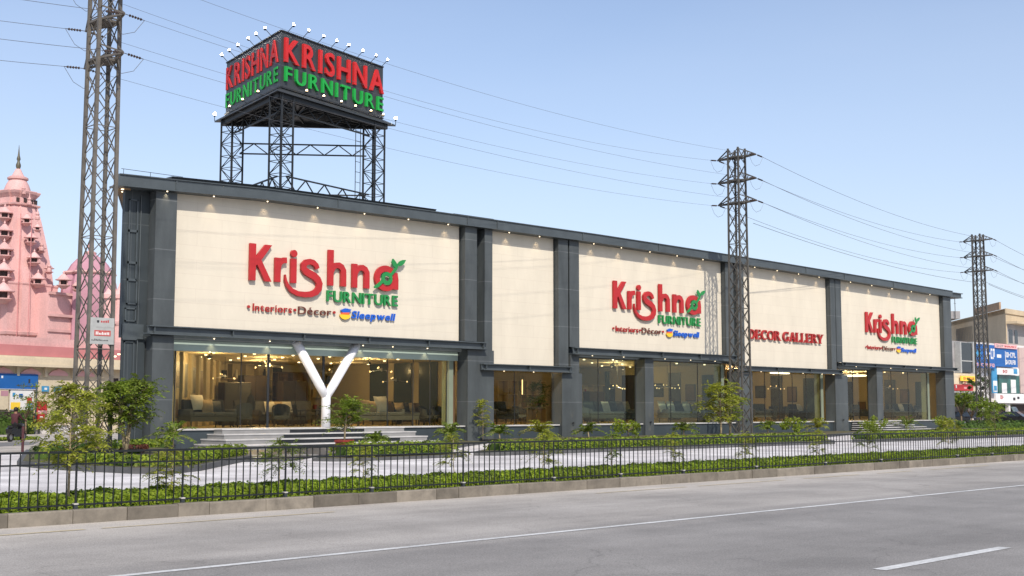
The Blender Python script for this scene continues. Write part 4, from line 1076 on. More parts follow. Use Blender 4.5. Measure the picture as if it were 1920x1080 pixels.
sap = lambda px, Y=18.05: at_y(px, 935, Y).x
SAPL = [  # px, height, crown radius, crown start, leaf, material, text
    (128, 1.90, .50, .36, .085, tree_leaf_y, 'slim yellow green tree behind the railing, left of the rusty pylon foot', 13, 1.0, .022, 44, .34),
    (322, .88, .34, .35, .06, tree_leaf_y, 'low weeping sapling behind the railing, left of the entrance steps', 21, .4, .014, 18, .26),
    (522, .98, .36, .50, .055, tree_leaf, 'weeping sapling with hanging leaves behind the railing, below the entrance steps', 33, .3, .014, 20, .30),
    (680, .92, .20, .40, .05, tree_leaf_y, 'thin sapling with small yellowish top behind the railing, right of the red plant pot', 44, .5, .012, 12, .2),
    (850, 1.02, .24, .45, .055, tree_leaf_y, 'sapling with hanging twigs behind the railing, in front of the wide grey column', 55, .4, .012, 14, .24),
    (1020, 1.10, .34, .35, .06, tree_leaf_y, 'bushy yellow green sapling behind the railing, below the narrow second window', 66, .8, .013, 20, .26),
    (1148, 1.05, .26, .40, .055, tree_leaf, 'slender green sapling behind the railing, below the left pane of the third window', 77, .5, .011, 13, .22),
    (1262, 1.0, .24, .40, .055, tree_leaf_y, 'slender yellowish sapling behind the railing, left of the middle pylon', 88, .5, .011, 12, .22),
    (1398, .98, .26, .42, .055, tree_leaf_y, 'yellow green sapling behind the railing, at the foot of the middle pylon', 99, .5, .012, 14, .22),
    (1534, 1.02, .26, .40, .06, tree_leaf_y, 'small sapling behind the railing, below the gallery lettering', 111, .5, .012, 12, .22),
    (1632, 1.12, .30, .40, .06, tree_leaf, 'sapling behind the railing, in front of the small side steps', 122, .6, .013, 16, .24),
    (1780, 1.28, .40, .38, .07, tree_leaf_y, 'taller sapling behind the railing, in front of the showroom right end', 133, .7, .016, 20, .3),
    (1870, 1.75, .50, .48, .075, tree_leaf, 'slim tree behind the railing near the right edge, in front of the far pylon', 144, .9, .020, 24, .34)]
for px, hh, cr, lo, lf, lm_, tx, sd, fl, tr_, nb, fl_len in SAPL:
    feather_tree('sapling', (sap(px), 18.05, .17), hh, cr, lo, tx, 'sapling', lm_, bark, 1, nb, lf * .82, 8, fl_len, sd, tr_, 'saplings behind the roadside railing', fl, .55, twigs=6)
feather_tree('bushy_tree', (20.15, 38.2, .17), 2.45, .80, .44, 'bushy green tree with several pale stems right of the rusty pylon foot', 'tree', tree_leaf, bark, 5, 80, .13, 8, .62, 5, .045, None, .9, .5, twigs=5)
feather_tree('shrub', (18.9, 37.6, .17), 1.7, .6, .3, 'thin leafy shrub growing among the legs of the rusty pylon', 'shrub', tree_leaf_y, bark_d, 3, 14, .10, 6, .45, 6, .025, None, .8)
feather_tree('leafy_tree', (53.6, 38.6, .17), 2.9, 1.15, .32, 'young yellow green tree just left of the middle pylon', 'tree', tree_leaf_y, bark, 1, 46, .15, 7, .6, 9, .06, None, .9, twigs=5)
feather_tree('leafy_tree', (56.6, 40.2, .17), 2.3, .9, .35, 'young green tree just right of the middle pylon, below the gallery panel', 'tree', tree_leaf, bark, 2, 26, .15, 6, .5, 10, .05, None, .9)
def potted():
    p = at_y(645, 861, 34.4); b = Vector((p.x, 34.4, .16))
    g = thing('plant_pot', b, 'square red plant pot at the left corner of the bed beside the entrance path', 'plant pot')
    c = MB(); c.loft([[b + Vector((sx * r_, sy * r_, z)) for sx, sy in ((-1, -1), (1, -1), (1, 1), (-1, 1))] for r_, z in ((.18, 0), (.22, .40), (.24, .40), (.24, .47), (.21, .47), (.20, .42))]); c.build('pot', terracotta, g)
    MB().box(b.x - .2, b.x + .2, b.y - .2, b.y + .2, b.z + .40, b.z + .445).build('pot_soil', soil, g)
    feather_tree('potted_palm', b + Vector((0, 0, .44)), 1.25, .55, .25, 'tall feathery plant in the red pot, in front of the forked white column', 'potted plant', tree_leaf, bark, 2, 30, .12, 7, .62, 12, .035, None, 1.4, .35)
potted()
for px, py, Y, hh, sp, tx, lm_ in [(325, 812, 45.2, 1.55, .75, 'palm with arching fronds in front of the first grey column', palm_leaf), (842, 812, 44.8, 1.3, .62, 'palm against the dark plinth at the right end of the entrance steps', palm_leaf),
        (937, 812, 44.6, 1.25, .50, 'small palm in front of the plinth of the narrow second window', palm_leaf), (1012, 815, 43.4, 1.45, .75, 'spreading yellow palm in front of the narrow second window', tree_leaf_y), (1104, 810, 44.4, 1.35, .60, 'upright palm below the left pane of the third window', palm_leaf),
        (1282, 808, 44.2, 1.25, .8, 'flat topped palm below the right pane of the third window', palm_leaf), (1440, 808, 44.4, 1.2, .5, 'small palm right of the middle pylon, below the gallery window', palm_leaf), (1535, 806, 44.2, 1.25, .95, 'wide low palm at the right end of the gallery window', tree_leaf_y),
        (1700, 800, 44.0, 1.65, .9, 'green palm in front of the last window, beside the small side steps', palm_leaf), (704, 835, 41.0, .8, .5, 'small leafy palm on the right side of the entrance steps', palm_leaf)]:
    palm('palm', (at_y(px, py, Y).x, Y, .17), hh, sp, tx, 'palm', lm_, int(px))
feather_tree('shrub', (43.3, 45.6, .17), 2.1, .42, .3, 'thin yellow green shrub climbing beside the right end of the entrance window', 'shrub', tree_leaf_y, bark, 2, 18, .11, 6, .35, 15, .02, None, .8)
for i, (px, Y, tx) in enumerate([(1178, 44.2, 'rounded yellow green bush below the third window'), (1490, 44.6, 'low flat bush below the gallery window'), (1640, 42, 'round green bush in front of the side steps'), (1770, 43.0, 'leafy bush at the foot of the last column')]):
    clump_tree('bush', (at_y(px, 815, Y).x, Y, .16), 1.0, .85, tx, 'bush', bed_leaf, 30 + i, 700, .15, .03, None, .5, .55)

# ------------------------------------------------------------------ temple beyond the side street
TX = Vector((math.cos(math.radians(15.2)), math.sin(math.radians(15.2)), 0)); TY = Vector((-TX.y, TX.x, 0))
def temple():
    K = 115 / 2350.0
    ax = at_d(19.5, 700, 115); ax.z = 0
    g = thing('temple', (ax.x, ax.y, 0), 'pink plaster temple with tall curved tower, balconies and dark metal spire, at the left edge', 'temple')
    zz = lambda py: at_d(19.5, py, 115).z
    ST = [(1, -.5), (1, .5), (.86, .5), (.86, .86), (.5, .86), (.5, 1)]
    ring = []
    for k in range(4):
        c, s_ = math.cos(k * math.pi / 2), math.sin(k * math.pi / 2)
        ring += [(c * a - s_ * b, s_ * a + c * b) for a, b in ST]
    def sec(py, hp): 
        h = hp * K / 1.24
        return [ax + TX * (a * h) + TY * (b * h) + Vector((0, 0, zz(py))) for a, b in ring]
    MB().loft([sec(840, 80), sec(540, 80), sec(537, 82), sec(534, 82)]).build('tower_base', pink, g)
    MB().loft([sec(536, 72), sec(515, 69), sec(490, 64), sec(465, 58.5), sec(440, 52.5), sec(415, 46), sec(395, 40), sec(389, 37)]).build('tower', pink, g)
    MB().loft([sec(389.5, 40), sec(388, 43), sec(385, 43), sec(384, 38)]).build('tower_ledge', pink_lt, g)
    MB().loft([sec(384.5, 34), sec(372, 34)]).build('top_storey', pink, g)
    cn = MB(); cn.loft([sec(372.5, 35), sec(369, 38), sec(366, 41), sec(362, 43), sec(360.5, 42)]); cn.build('cornice', pink_lt, g)
    def lat(prof, nm, m_): MB().lathe((ax.x, ax.y, 0), [(r * K, zz(py)) for py, r in prof], 20).build(nm, m_, g, smooth='auto')
    lat([(362, 24), (355, 23.5), (347, 20.5), (340, 16.5), (337.5, 15)], 'dome', pink)
    lat([(338.5, 16), (337, 19), (334, 19), (331.5, 15)], 'dome_ring', pink_lt)
    lat([(332, 13), (328, 10), (322, 7), (317, 4.5)], 'dome_cap', pink)
    lat([(318, 2.4), (313, 4.5), (309, 4.6), (305, 3), (302, 2.2), (299, 3.6), (296, 3.2), (292, 2), (284, 1.2), (272, .3)], 'spire', brass)
    for z_, hp in ((366, 43), (388, 43)):
        for k in range(4):
            pass
    # dark openings of the top storey
    for s_ in (-.62, -.12, .38, .84):
        h = 34 * K / 1.24
        c = ax - TY * (h * (1.0 if abs(s_) < .5 else .86)) + TX * (s_ * h) + Vector((0, 0, zz(378.5)))
        MB().obox(c, TX * (h * .13), TY * .05, (0, 0, .20)).build('tower_opening', void, g)
    # bell roofed balconies climbing the tower faces
    def balcony(c, r, nm='balcony'):
        b = MB(); b.lathe(c, [(r * .35, -.75 * r), (r * .8, -.35 * r), (r * .95, -.3 * r), (r * .95, -.2 * r), (r * .6, -.2 * r)], 12); o = b.build(nm, pink_lt, g, smooth='auto')
        b = MB(); b.lathe(c, [(r * .5, -.199 * r), (r * .5, .45 * r)], 12); b.build('balcony_opening', void, o)
        b = MB()
        for a in np.arange(.4, 6.28, 1.571):
            b = MB(); b.tube([c + Vector((math.cos(a) * r * .72, math.sin(a) * r * .72, -.2 * r)), c + Vector((math.cos(a) * r * .72, math.sin(a) * r * .72, .45 * r))], r * .11, 5); b.build('balcony_column', pink_lt, o)
        b = MB(); b.lathe(c, [(r * .8, .449 * r), (r * 1.15, .5 * r), (r * 1.15, .6 * r), (r * .85, .72 * r), (r * .62, 1.0 * r), (r * .34, 1.3 * r), (r * .1, 1.5 * r), (r * .16, 1.6 * r), (r * .02, 1.95 * r)], 12); b.build('balcony_roof', pink, o, smooth='auto')
    def tower_half(py):
        P = [(536, 72), (515, 69), (490, 64), (465, 58.5), (440, 52.5), (415, 46), (395, 40), (389, 37)]
        for (a, ha), (b, hb) in zip(P, P[1:]):
            if b <= py <= a: return (ha + (hb - ha) * (a - py) / (a - b)) * K / 1.24
        return (80 if py > 536 else 36) * K / 1.24
    for py in (406, 440, 476, 516, 556):
        r = .60 + (py - 400) * .0016; dd = 115 - tower_half(py) * 1.35
        balcony(at_d(9 - (py - 400) * .02, py, dd), r)
    for px, py, r in ((50, 416, .50), (58, 452, .55), (64, 490, .58), (71, 530, .62), (70, 430, .34), (78, 470, .36), (92, 508, .40)):
        balcony(at_d(px, py, 113.0 if px < 75 else 114.2), r)
    def finial(p, r): MB().lathe(p, [(r, 0), (r * 1.1, r), (r * .5, r * 1.6), (r * .9, r * 2.4), (r * .3, r * 3.2), (r * .1, r * 5)], 8).build('finial', pink_lt, g, smooth='auto')
    for px, py in ((70, 412), (55, 384), (92, 510), (78, 470), (44, 364)): finial(at_d(px, py, 113.8), .22)
    # block, bands and drain pipes below the tower
    bh = 80 * K / 1.24
    b = MB(); b.loft([sec(634, 82), sec(631, 90), sec(626, 91), sec(624, 82)]); b.build('base_cornice', pink_lt, g)
    b = MB()
    for k in range(16):
        for o_, u_ in ((ax - TY * (bh * 1.02), TX), (ax - TX * (bh * 1.02), TY)):
            p = o_ + u_ * (bh * (-.94 + 1.88 * k / 15)); b.obox(Vector((p.x, p.y, zz(637))), TX * .06, TY * .06, (0, 0, .16))
    b.build('base_brackets', pink_lt, g)
    for px in (35, 56): 
        a_, c_ = at_d(px + 4, 400, 112.2), at_d(px - 4, 630, 111.2); MB().tube([a_, c_], .03, 5).build('drain_pipe', pink_dk, g)
    # lower wing to the right
    w0 = at_d(90, 600, 112.5); w0.z = 0; L = (at_d(232, 600, 109) - at_d(90, 600, 112.5)).length * 1.05
    zw = lambda py: at_d(130, py, 111).z
    b = MB(); b.obox(w0 + TX * L / 2 + TY * 2 + Vector((0, 0, zw(545) / 2)), TX * L / 2, TY * 2, (0, 0, zw(545) / 2)); b.build('wing', pink, g)
    for py, o_ in ((546, .22), (588, .35), (617, .14), (700, .2)):
        b = MB(); b.obox(w0 + TX * L / 2 - TY * o_ * .5 + Vector((0, 0, zw(py))), TX * (L / 2 + .05), TY * o_ * .5, (0, 0, .12)); b.build('wing_ledge', pink_lt, g)
    b = MB(); b.obox(w0 + TX * (L * .45) - TY * .1 + Vector((0, 0, zw(633))), TX * L * .16, TY * .1, (0, 0, .9)); b.build('wing_patch', mat('patched pink plaster', (.56, .33, .34), .85, .2, 2), g)
    for k in range(3):
        b = MB(); b.obox(w0 + TX * (L * (.70 + .1 * k)) - TY * .004 + Vector((0, 0, zw(665))), TX * .3, TY * .05, (0, 0, .8)); b.build('wing_window', void, g)
    # second, mauve shrine tower behind the wing
    a2 = at_d(166, 600, 117); a2.z = 0; K2 = 117 / 2350.0
    def sec2(py, hp): 
        h = hp * K2; z = at_d(166, py, 117).z; n = 24
        return [a2 + TX * (math.cos(2 * math.pi * k / n) * h * (1 if k % 3 else .86)) + TY * (math.sin(2 * math.pi * k / n) * h * (1 if k % 3 else .86)) + Vector((0, 0, z)) for k in range(n)]
    MB().loft([sec2(760, 52), sec2(548, 52), sec2(530, 49), sec2(512, 43), sec2(498, 35), sec2(487, 25), sec2(480, 14), sec2(476, 8)]).build('shrine_tower', mauve, g)
    MB().loft([sec2(517, 47), sec2(514, 50), sec2(511, 47)]).build('shrine_ring', pink_lt, g)
    MB().lathe((a2.x, a2.y, at_d(166, 478, 117).z), [(.5, 0), (.55, .2), (.2, .4), (.3, .7), (.05, 1.4)], 12).build('shrine_finial', pink_lt, g)
    for px, py, D_ in ((119, 532, 112), (143, 541, 113)):
        c = at_d(px, py, D_); balcony(c, .62 if px < 130 else .4, 'parapet_turret')
    for px, hp in ((208, 14), (224, 9)):
        c = at_d(px, 600, 110); c.z = 0; z = lambda py: at_d(px, py, 110).z; k_ = 110 / 2350.0
        MB().lathe(c, [(hp * k_, 0), (hp * k_, z(562)), (hp * k_ * 1.3, z(560)), (hp * k_ * 1.3, z(553)), (hp * k_ * .9, z(549)), (hp * k_ * .5, z(540)), (.05, z(530))], 14).build('corner_turret', pink, g, smooth='auto')
        MB().lathe(c, [(hp * k_, z(612)), (hp * k_ * 1.3, z(608)), (hp * k_ * 1.3, z(603)), (hp * k_, z(600))], 14).build('turret_ring', pink_lt, g, smooth='auto')
temple()
SP0 = at_d(0, 820, 85); SP0.z = 0
def sp(px, py, off=0.0):
    """point on the front of the low shop building by the side street"""
    v = ray(px, py); n = -TY
    p = EYE + v * ((SP0 + n * off - EYE).dot(n) / v.dot(n)); return p
def shop():
    a = sp(-90, 820); c = sp(250, 820); L = (c - a).dot(TX); z = lambda py: sp(60, py).z
    g = thing('shop_building', (SP0.x, SP0.y, 0), 'low cream shop building with pink arched panels below the temple', 'building')
    O = Vector((a.x, a.y, 0))
    def wall(d0, d1, py0, py1, nm, m_, t0=0, t1=None):
        t1 = L if t1 is None else t1; z0 = 0 if py0 is None else z(py0); z1 = z(py1)
        MB().obox(O + TX * (t0 + t1) / 2 + TY * (d0 + d1) / 2 + Vector((0, 0, (z0 + z1) / 2)), TX * (t1 - t0) / 2, TY * (d1 - d0) / 2, (0, 0, (z1 - z0) / 2)).build(nm, m_, g)
    wall(0, 5, None, 668, 'wall', cream_pl)
    wall(-.05, 4.9, 667.8, 648, 'red_parapet', pink_dk); wall(.3, 4.9, 647.8, 632, 'upper_parapet', pink)
    wall(-.7, -.001, 688, 683, 'eave', cream_pl); wall(-.5, -.001, 682.8, 672, 'cornice', cream_pl); wall(-.35, -.001, 671.9, 668.5, 'cornice_lip', cream_pl)
    for px in (-20, 31, 83, 135, 190):
        t = (sp(px, 700) - O).dot(TX); wall(-.22, -.002, 705, 688.3, 'bracket', cream_pl, t - .10, t + .10)
    for px in (5, 57, 109, 160):
        t = (sp(px, 697) - O).dot(TX); w_ = .82; zc = z(703); mb = MB()
        poly = [(-w_, 0), (w_, 0), (w_, .12), (w_ * .6, .34), (w_ * .25, .40), (0, .5), (-w_ * .25, .40), (-w_ * .6, .34), (-w_, .12)]
        mb.prism(poly, lambda x, y: O + TX * (t + x) - TY * .005 + Vector((0, 0, zc + y)), lambda x, y: O + TX * (t + x) - TY * .08 + Vector((0, 0, zc + y))); mb.build('arched_panel', pink_board, g)
    for px, py0, py1, hw in ((216, 735, 705, .28), (150, 800, 745, .5)):
        t = (sp(px, 720) - O).dot(TX); wall(-.02, .2, py0, py1, 'window', void, t - hw, t + hw)
    wall(-.02, .1, 812, 772, 'dark_shopfront', void, (sp(-60, 790) - O).dot(TX), (sp(62, 790) - O).dot(TX))
    def flat(nm, px0, py0, px1, py1, m_, label, cat, off=.12, marks=()):
        p, q = sp(px0, py1, off), sp(px1, py0, off); zl, zh = p.z, q.z; w_ = (q - p).dot(TX)
        gg = thing(nm, (p.x, p.y, zl), label, cat)
        MB().obox(p + TX * w_ / 2 + Vector((0, 0, (zh - zl) / 2)), TX * w_ / 2, TY * .04, (0, 0, (zh - zl) / 2)).build('board', m_, gg)
        for k, (a0, b0, a1, b1, mm) in enumerate(marks):
            MB().obox(p + TX * w_ * (a0 + a1) / 2 - TY * (.046 + .003 * k) + Vector((0, 0, (zh - zl) * (b0 + b1) / 2)), TX * w_ * (a1 - a0) / 2, TY * .004, (0, 0, (zh - zl) * (b1 - b0) / 2)).build('printed_mark', mm, gg)
    flat('shop_banner', -40, 702, 71, 729, blue_board, 'wide blue shop banner on the cream wall below the temple', 'banner', .15, ((.83, .42, .86, .68, ink), (.36, .7, .39, .85, white_board), (0, 0, 1, .03, white_board)))
    flat('wall_poster', -30, 727, 16, 768, cream_pl, 'cream wall poster with violet oval below the blue banner', 'poster', .12, ((.66, .62, .98, .86, mauve),))
    flat('wall_poster', 18, 731, 63, 769, white_board, 'pale wall poster with blue and red blots beside the thin pole', 'poster', .10, ((.08, .65, .2, .85, blue_lt), (.36, .62, .52, .8, blue_board), (.02, .04, .42, .38, yellow_board), (.70, .30, .92, .62, red_board), (.75, .02, .98, .34, blue_lt)))
    flat('wall_plate', 78.5, 724, 91.5, 734, blue_lt, 'left one of two small blue plates on the cream wall', 'sign', .1, ((.3, .3, .7, .7, white_board),))
    flat('wall_plate', 101.5, 725, 115, 734.5, blue_lt, 'right one of two small blue plates on the cream wall, partly behind leaves', 'sign')
    flat('wall_poster', 69, 753, 88, 777, red_board, 'dark red poster on the cream wall right of the thin pole', 'poster', .1, ((.05, .05, .95, .3, pink_board),))
    p = sp(73, 800, 1.2); b = Vector((p.x, p.y, 0))
    gb = thing('letter_box', b, 'dark red box on a short post by the cream wall', 'post box')
    MB().obox(b + Vector((0, 0, 1.05)), TX * .30, TY * .2, (0, 0, .30)).build('box', red_board, gb); MB().obox(b + TX * .0 - TY * .205 + Vector((0, 0, 1.15)), TX * .12, TY * .006, (0, 0, .04)).build('slot', white_board, gb); MB().tube([b, b + Vector((0, 0, .75))], .05, 6).build('post', steel, gb)
    p = sp(65, 825, 2.0); b = Vector((p.x, p.y, 0)); gp = thing('street_pole', b, 'thin grey pole with a short side arm in front of the cream shop wall', 'pole')
    MB().tube([b, b + Vector((0, 0, 3.35))], .06, 7).build('shaft', steel, gp); MB().tube([b + Vector((0, 0, 3.2)), b - TX * 1.6 + Vector((0, 0, 3.25))], .035, 6).build('arm', steel, gp)
    p = sp(48, 825, 3.0); clump_tree('street_tree', (p.x, p.y, 0), 3.4, .78, 'small thin street tree in front of the wall posters', 'tree', tree_leaf, 71, 420, .16, .06, None, 1.5, .72)
    p = sp(95, 818, 1.5); clump_tree('street_tree', (p.x, p.y, 0), 2.6, 1.3, 'low street tree behind the slim yellow green tree', 'tree', tree_leaf, 72, 500, .18, .06, None, .8, .55)
    q0, q1 = sp(-60, 815, 1.6), sp(58, 815, 1.6); hedge('hedge', [(q0.x, q0.y), (q1.x, q1.y)], 1.0, 0, 1.35, 150, .20, 'dark hedge along the shopfront behind the parked scooter', tree_leaf_d)
    q0, q1 = at_z(-60, 829), at_z(58, 824); hedge('hedge', [(q0.x, q0.y), (q1.x, q1.y)], 1.0, 0, .16, 120, .15, 'thin strip of grass verge on the side street', bed_leaf)
    ramp = MB(); c0, c1 = sp(66, 818, .6), sp(140, 818, .6); ramp.obox((c0 + c1) / 2 + Vector((0, 0, .35)), (c1 - c0) / 2, TY * .5, (0, 0, .45)); solo('ramp_wall', ramp, white_pl, 'low pale wall along the side street', 'wall')
shop()
sr = MB(); quad(sr, [(at_z(-80, 842).x, at_z(-80, 842).y), (at_z(62, 834).x, at_z(62, 834).y), (at_z(75, 828).x, at_z(75, 828).y), (at_z(-80, 832).x, at_z(-80, 832).y)], .006); struct('side_street', sr, mat('grey side street', (.16, .155, .15), .9, .15, .6))
sr = MB(); quad(sr, [(at_z(-80, 828).x, at_z(-80, 828).y), (at_z(90, 823).x, at_z(90, 823).y), (at_z(95, 820).x, at_z(95, 820).y), (at_z(-80, 823).x, at_z(-80, 823).y)], .006); struct('side_pavement', sr, mat('pale side pavement', (.50, .46, .42), .9, .1, .6))
# bollard and the rider
p = at_z(42, 848); g = thing('bollard', p, 'thin dark maroon bollard at the edge of the side street', 'bollard')
MB().tube([p, p + Vector((0, 0, 1.0))], .055, 8).build('shaft', mat('maroon paint', (.07, .02, .025), .5, .2, 5), g); MB().lathe(p + Vector((0, 0, 1.0)), [(.055, 0), (.075, .02), (.06, .08), (.02, .1)], 8).build('cap', black_iron, g)
def rider():
    b = at_z(31, 828); b.z = 0
    u = Vector((.80, .60, 0)).normalized(); s = Vector((u.y, -u.x, 0)); Z = Vector((0, 0, 1))
    g = thing('scooter', b, 'black motor scooter parked on the side street below the shop hedge', 'scooter')
    for t, nm in ((-.62, 'wheel'), (.62, 'wheel')):
        c = b + u * t + Z * .25; mb = MB(); n = 16; secs = []
        for k in range(n):
            a = 2 * math.pi * k / n; d = u * math.cos(a) + Z * math.sin(a); secs.append([c + d * r_ + s * w_ for r_, w_ in ((.16, -.05), (.25, -.05), (.25, .05), (.16, .05))])
        secs.append(secs[0]); mb.loft(secs); wl = mb.build('wheel', rubber, g)
        mb = MB(); mb.tube([c - s * .045, c + s * .045], .15, 12); mb.build('rim', chrome, wl)
    mb = MB(); prof = [(-.75, .42), (-.5, .36), (-.05, .25), (.3, .25), (.45, .4), (.42, .95), (.36, .95), (.3, .45), (.1, .36), (.0, .62), (-.55, .74), (-.8, .66)]
    mb.prism(prof, lambda x, y: b + u * x + Z * y - s * .17, lambda x, y: b + u * x + Z * y + s * .17); mb.build('body', car_black, g)
    mb = MB(); mb.obox(b - u * .32 + Z * .78, u * .36, s * .14, Z * .05); mb.build('seat', trouser, g)
    mb = MB(); mb.tube([b + u * .4 + Z * .9, b + u * .36 + Z * 1.05], .03, 6); mb.tube([b + u * .36 + Z * 1.05 - s * .34, b + u * .36 + Z * 1.05 + s * .34], .02, 6); mb.build('handlebar', black_iron, g)
    mb = MB(); mb.lathe(b + u * .47 + Z * .86, [(.02, -.07), (.09, -.04), (.09, .05), (.02, .08)], 10); mb.build('headlight', lens, g)
    mb = MB(); mb.obox(b + u * .62 + Z * .52, u * .22, s * .06, Z * .02); mb.build('mudguard', car_black, g)
    # seated rider
    pg = thing('person', b - u * .25 + Z * .83, 'person in dark maroon shirt and black trousers sitting on the scooter', 'person')
    o = b - u * .25 + Z * .83; V, E, RR = [], [], []
    def j(p, r, par): V.append(p); RR.append(r); E.append((par, len(V) - 1)) if par is not None else None; return len(V) - 1
    hip = j(o + Z * .10, .15, None); bl = j(o + Z * .30 + u * .02, .145, hip); ch = j(o + Z * .50 + u * .06, .165, bl); nk = j(o + Z * .64 + u * .07, .075, ch); hd = j(o + Z * .72 + u * .09, .085, nk); ht = j(o + Z * .84 + u * .10, .095, hd); j(o + Z * .91 + u * .095, .06, ht)
    for sg in (-1, 1):
        sh = j(o + Z * .56 + u * .06 + s * .20 * sg, .07, ch); el = j(o + Z * .34 + u * .24 + s * .26 * sg, .05, sh); wr = j(o + Z * .27 + u * .50 + s * .29 * sg, .034, el); hn = j(o + Z * .26 + u * .59 + s * .30 * sg, .036, wr)
        for f_ in range(4): j(o + Z * (.27 - .016 * f_) + u * .67 + s * (.27 + .02 * f_) * sg, .011, hn)
        j(o + Z * .30 + u * .60 + s * .25 * sg, .012, hn)
        hp = j(o + Z * .05 + s * .11 * sg + u * .02, .11, hip); kn = j(o + u * .44 + s * .17 * sg - Z * .02, .07, hp); an = j(o + u * .38 + s * .16 * sg - Z * .46, .045, kn); j(o + u * .52 + s * .17 * sg - Z * .52, .04, an)
    me = bpy.data.meshes.new('body'); me.from_pydata([tuple(p - o) for p in V], E, [])
    me.materials.append(shirt)
    ob = bpy.data.objects.new('body', me); COL.objects.link(ob)
    md = ob.modifiers.new('skin', 'SKIN'); me.skin_vertices.new(name='') if not me.skin_vertices else None
    for k, r_ in enumerate(RR): me.skin_vertices[0].data[k].radius = (r_, r_)
    me.skin_vertices[0].data[0].use_root = True
    ob.modifiers.new('sub', 'SUBSURF').levels = 1; ob.modifiers['sub'].render_levels = 2
    bpy.context.view_layer.update(); dg = bpy.context.evaluated_depsgraph_get()
    nm = bpy.data.meshes.new_from_object(ob.evaluated_get(dg)); bpy.data.objects.remove(ob)
    nm.name = 'body'; nm.materials.clear()
    for m_ in (shirt, trouser, skin): nm.materials.append(m_)
    for pl_ in nm.polygons:
        c = pl_.center; up = c.dot(u)
        pl_.material_index = 2 if (c.z > .63 or (up > .46 and c.z > .2)) else 1 if c.z < .13 else 0
        pl_.use_smooth = True
    ob = bpy.data.objects.new('body', nm); COL.objects.link(ob); ob.parent = pg
    mb = MB(); mb.lathe(o + Z * .80 + u * .075, [(.10, -.06), (.118, 0), (.112, .07), (.08, .13), (.02, .155)], 12); mb.build('hair', hair_m, pg, smooth=True)
rider()

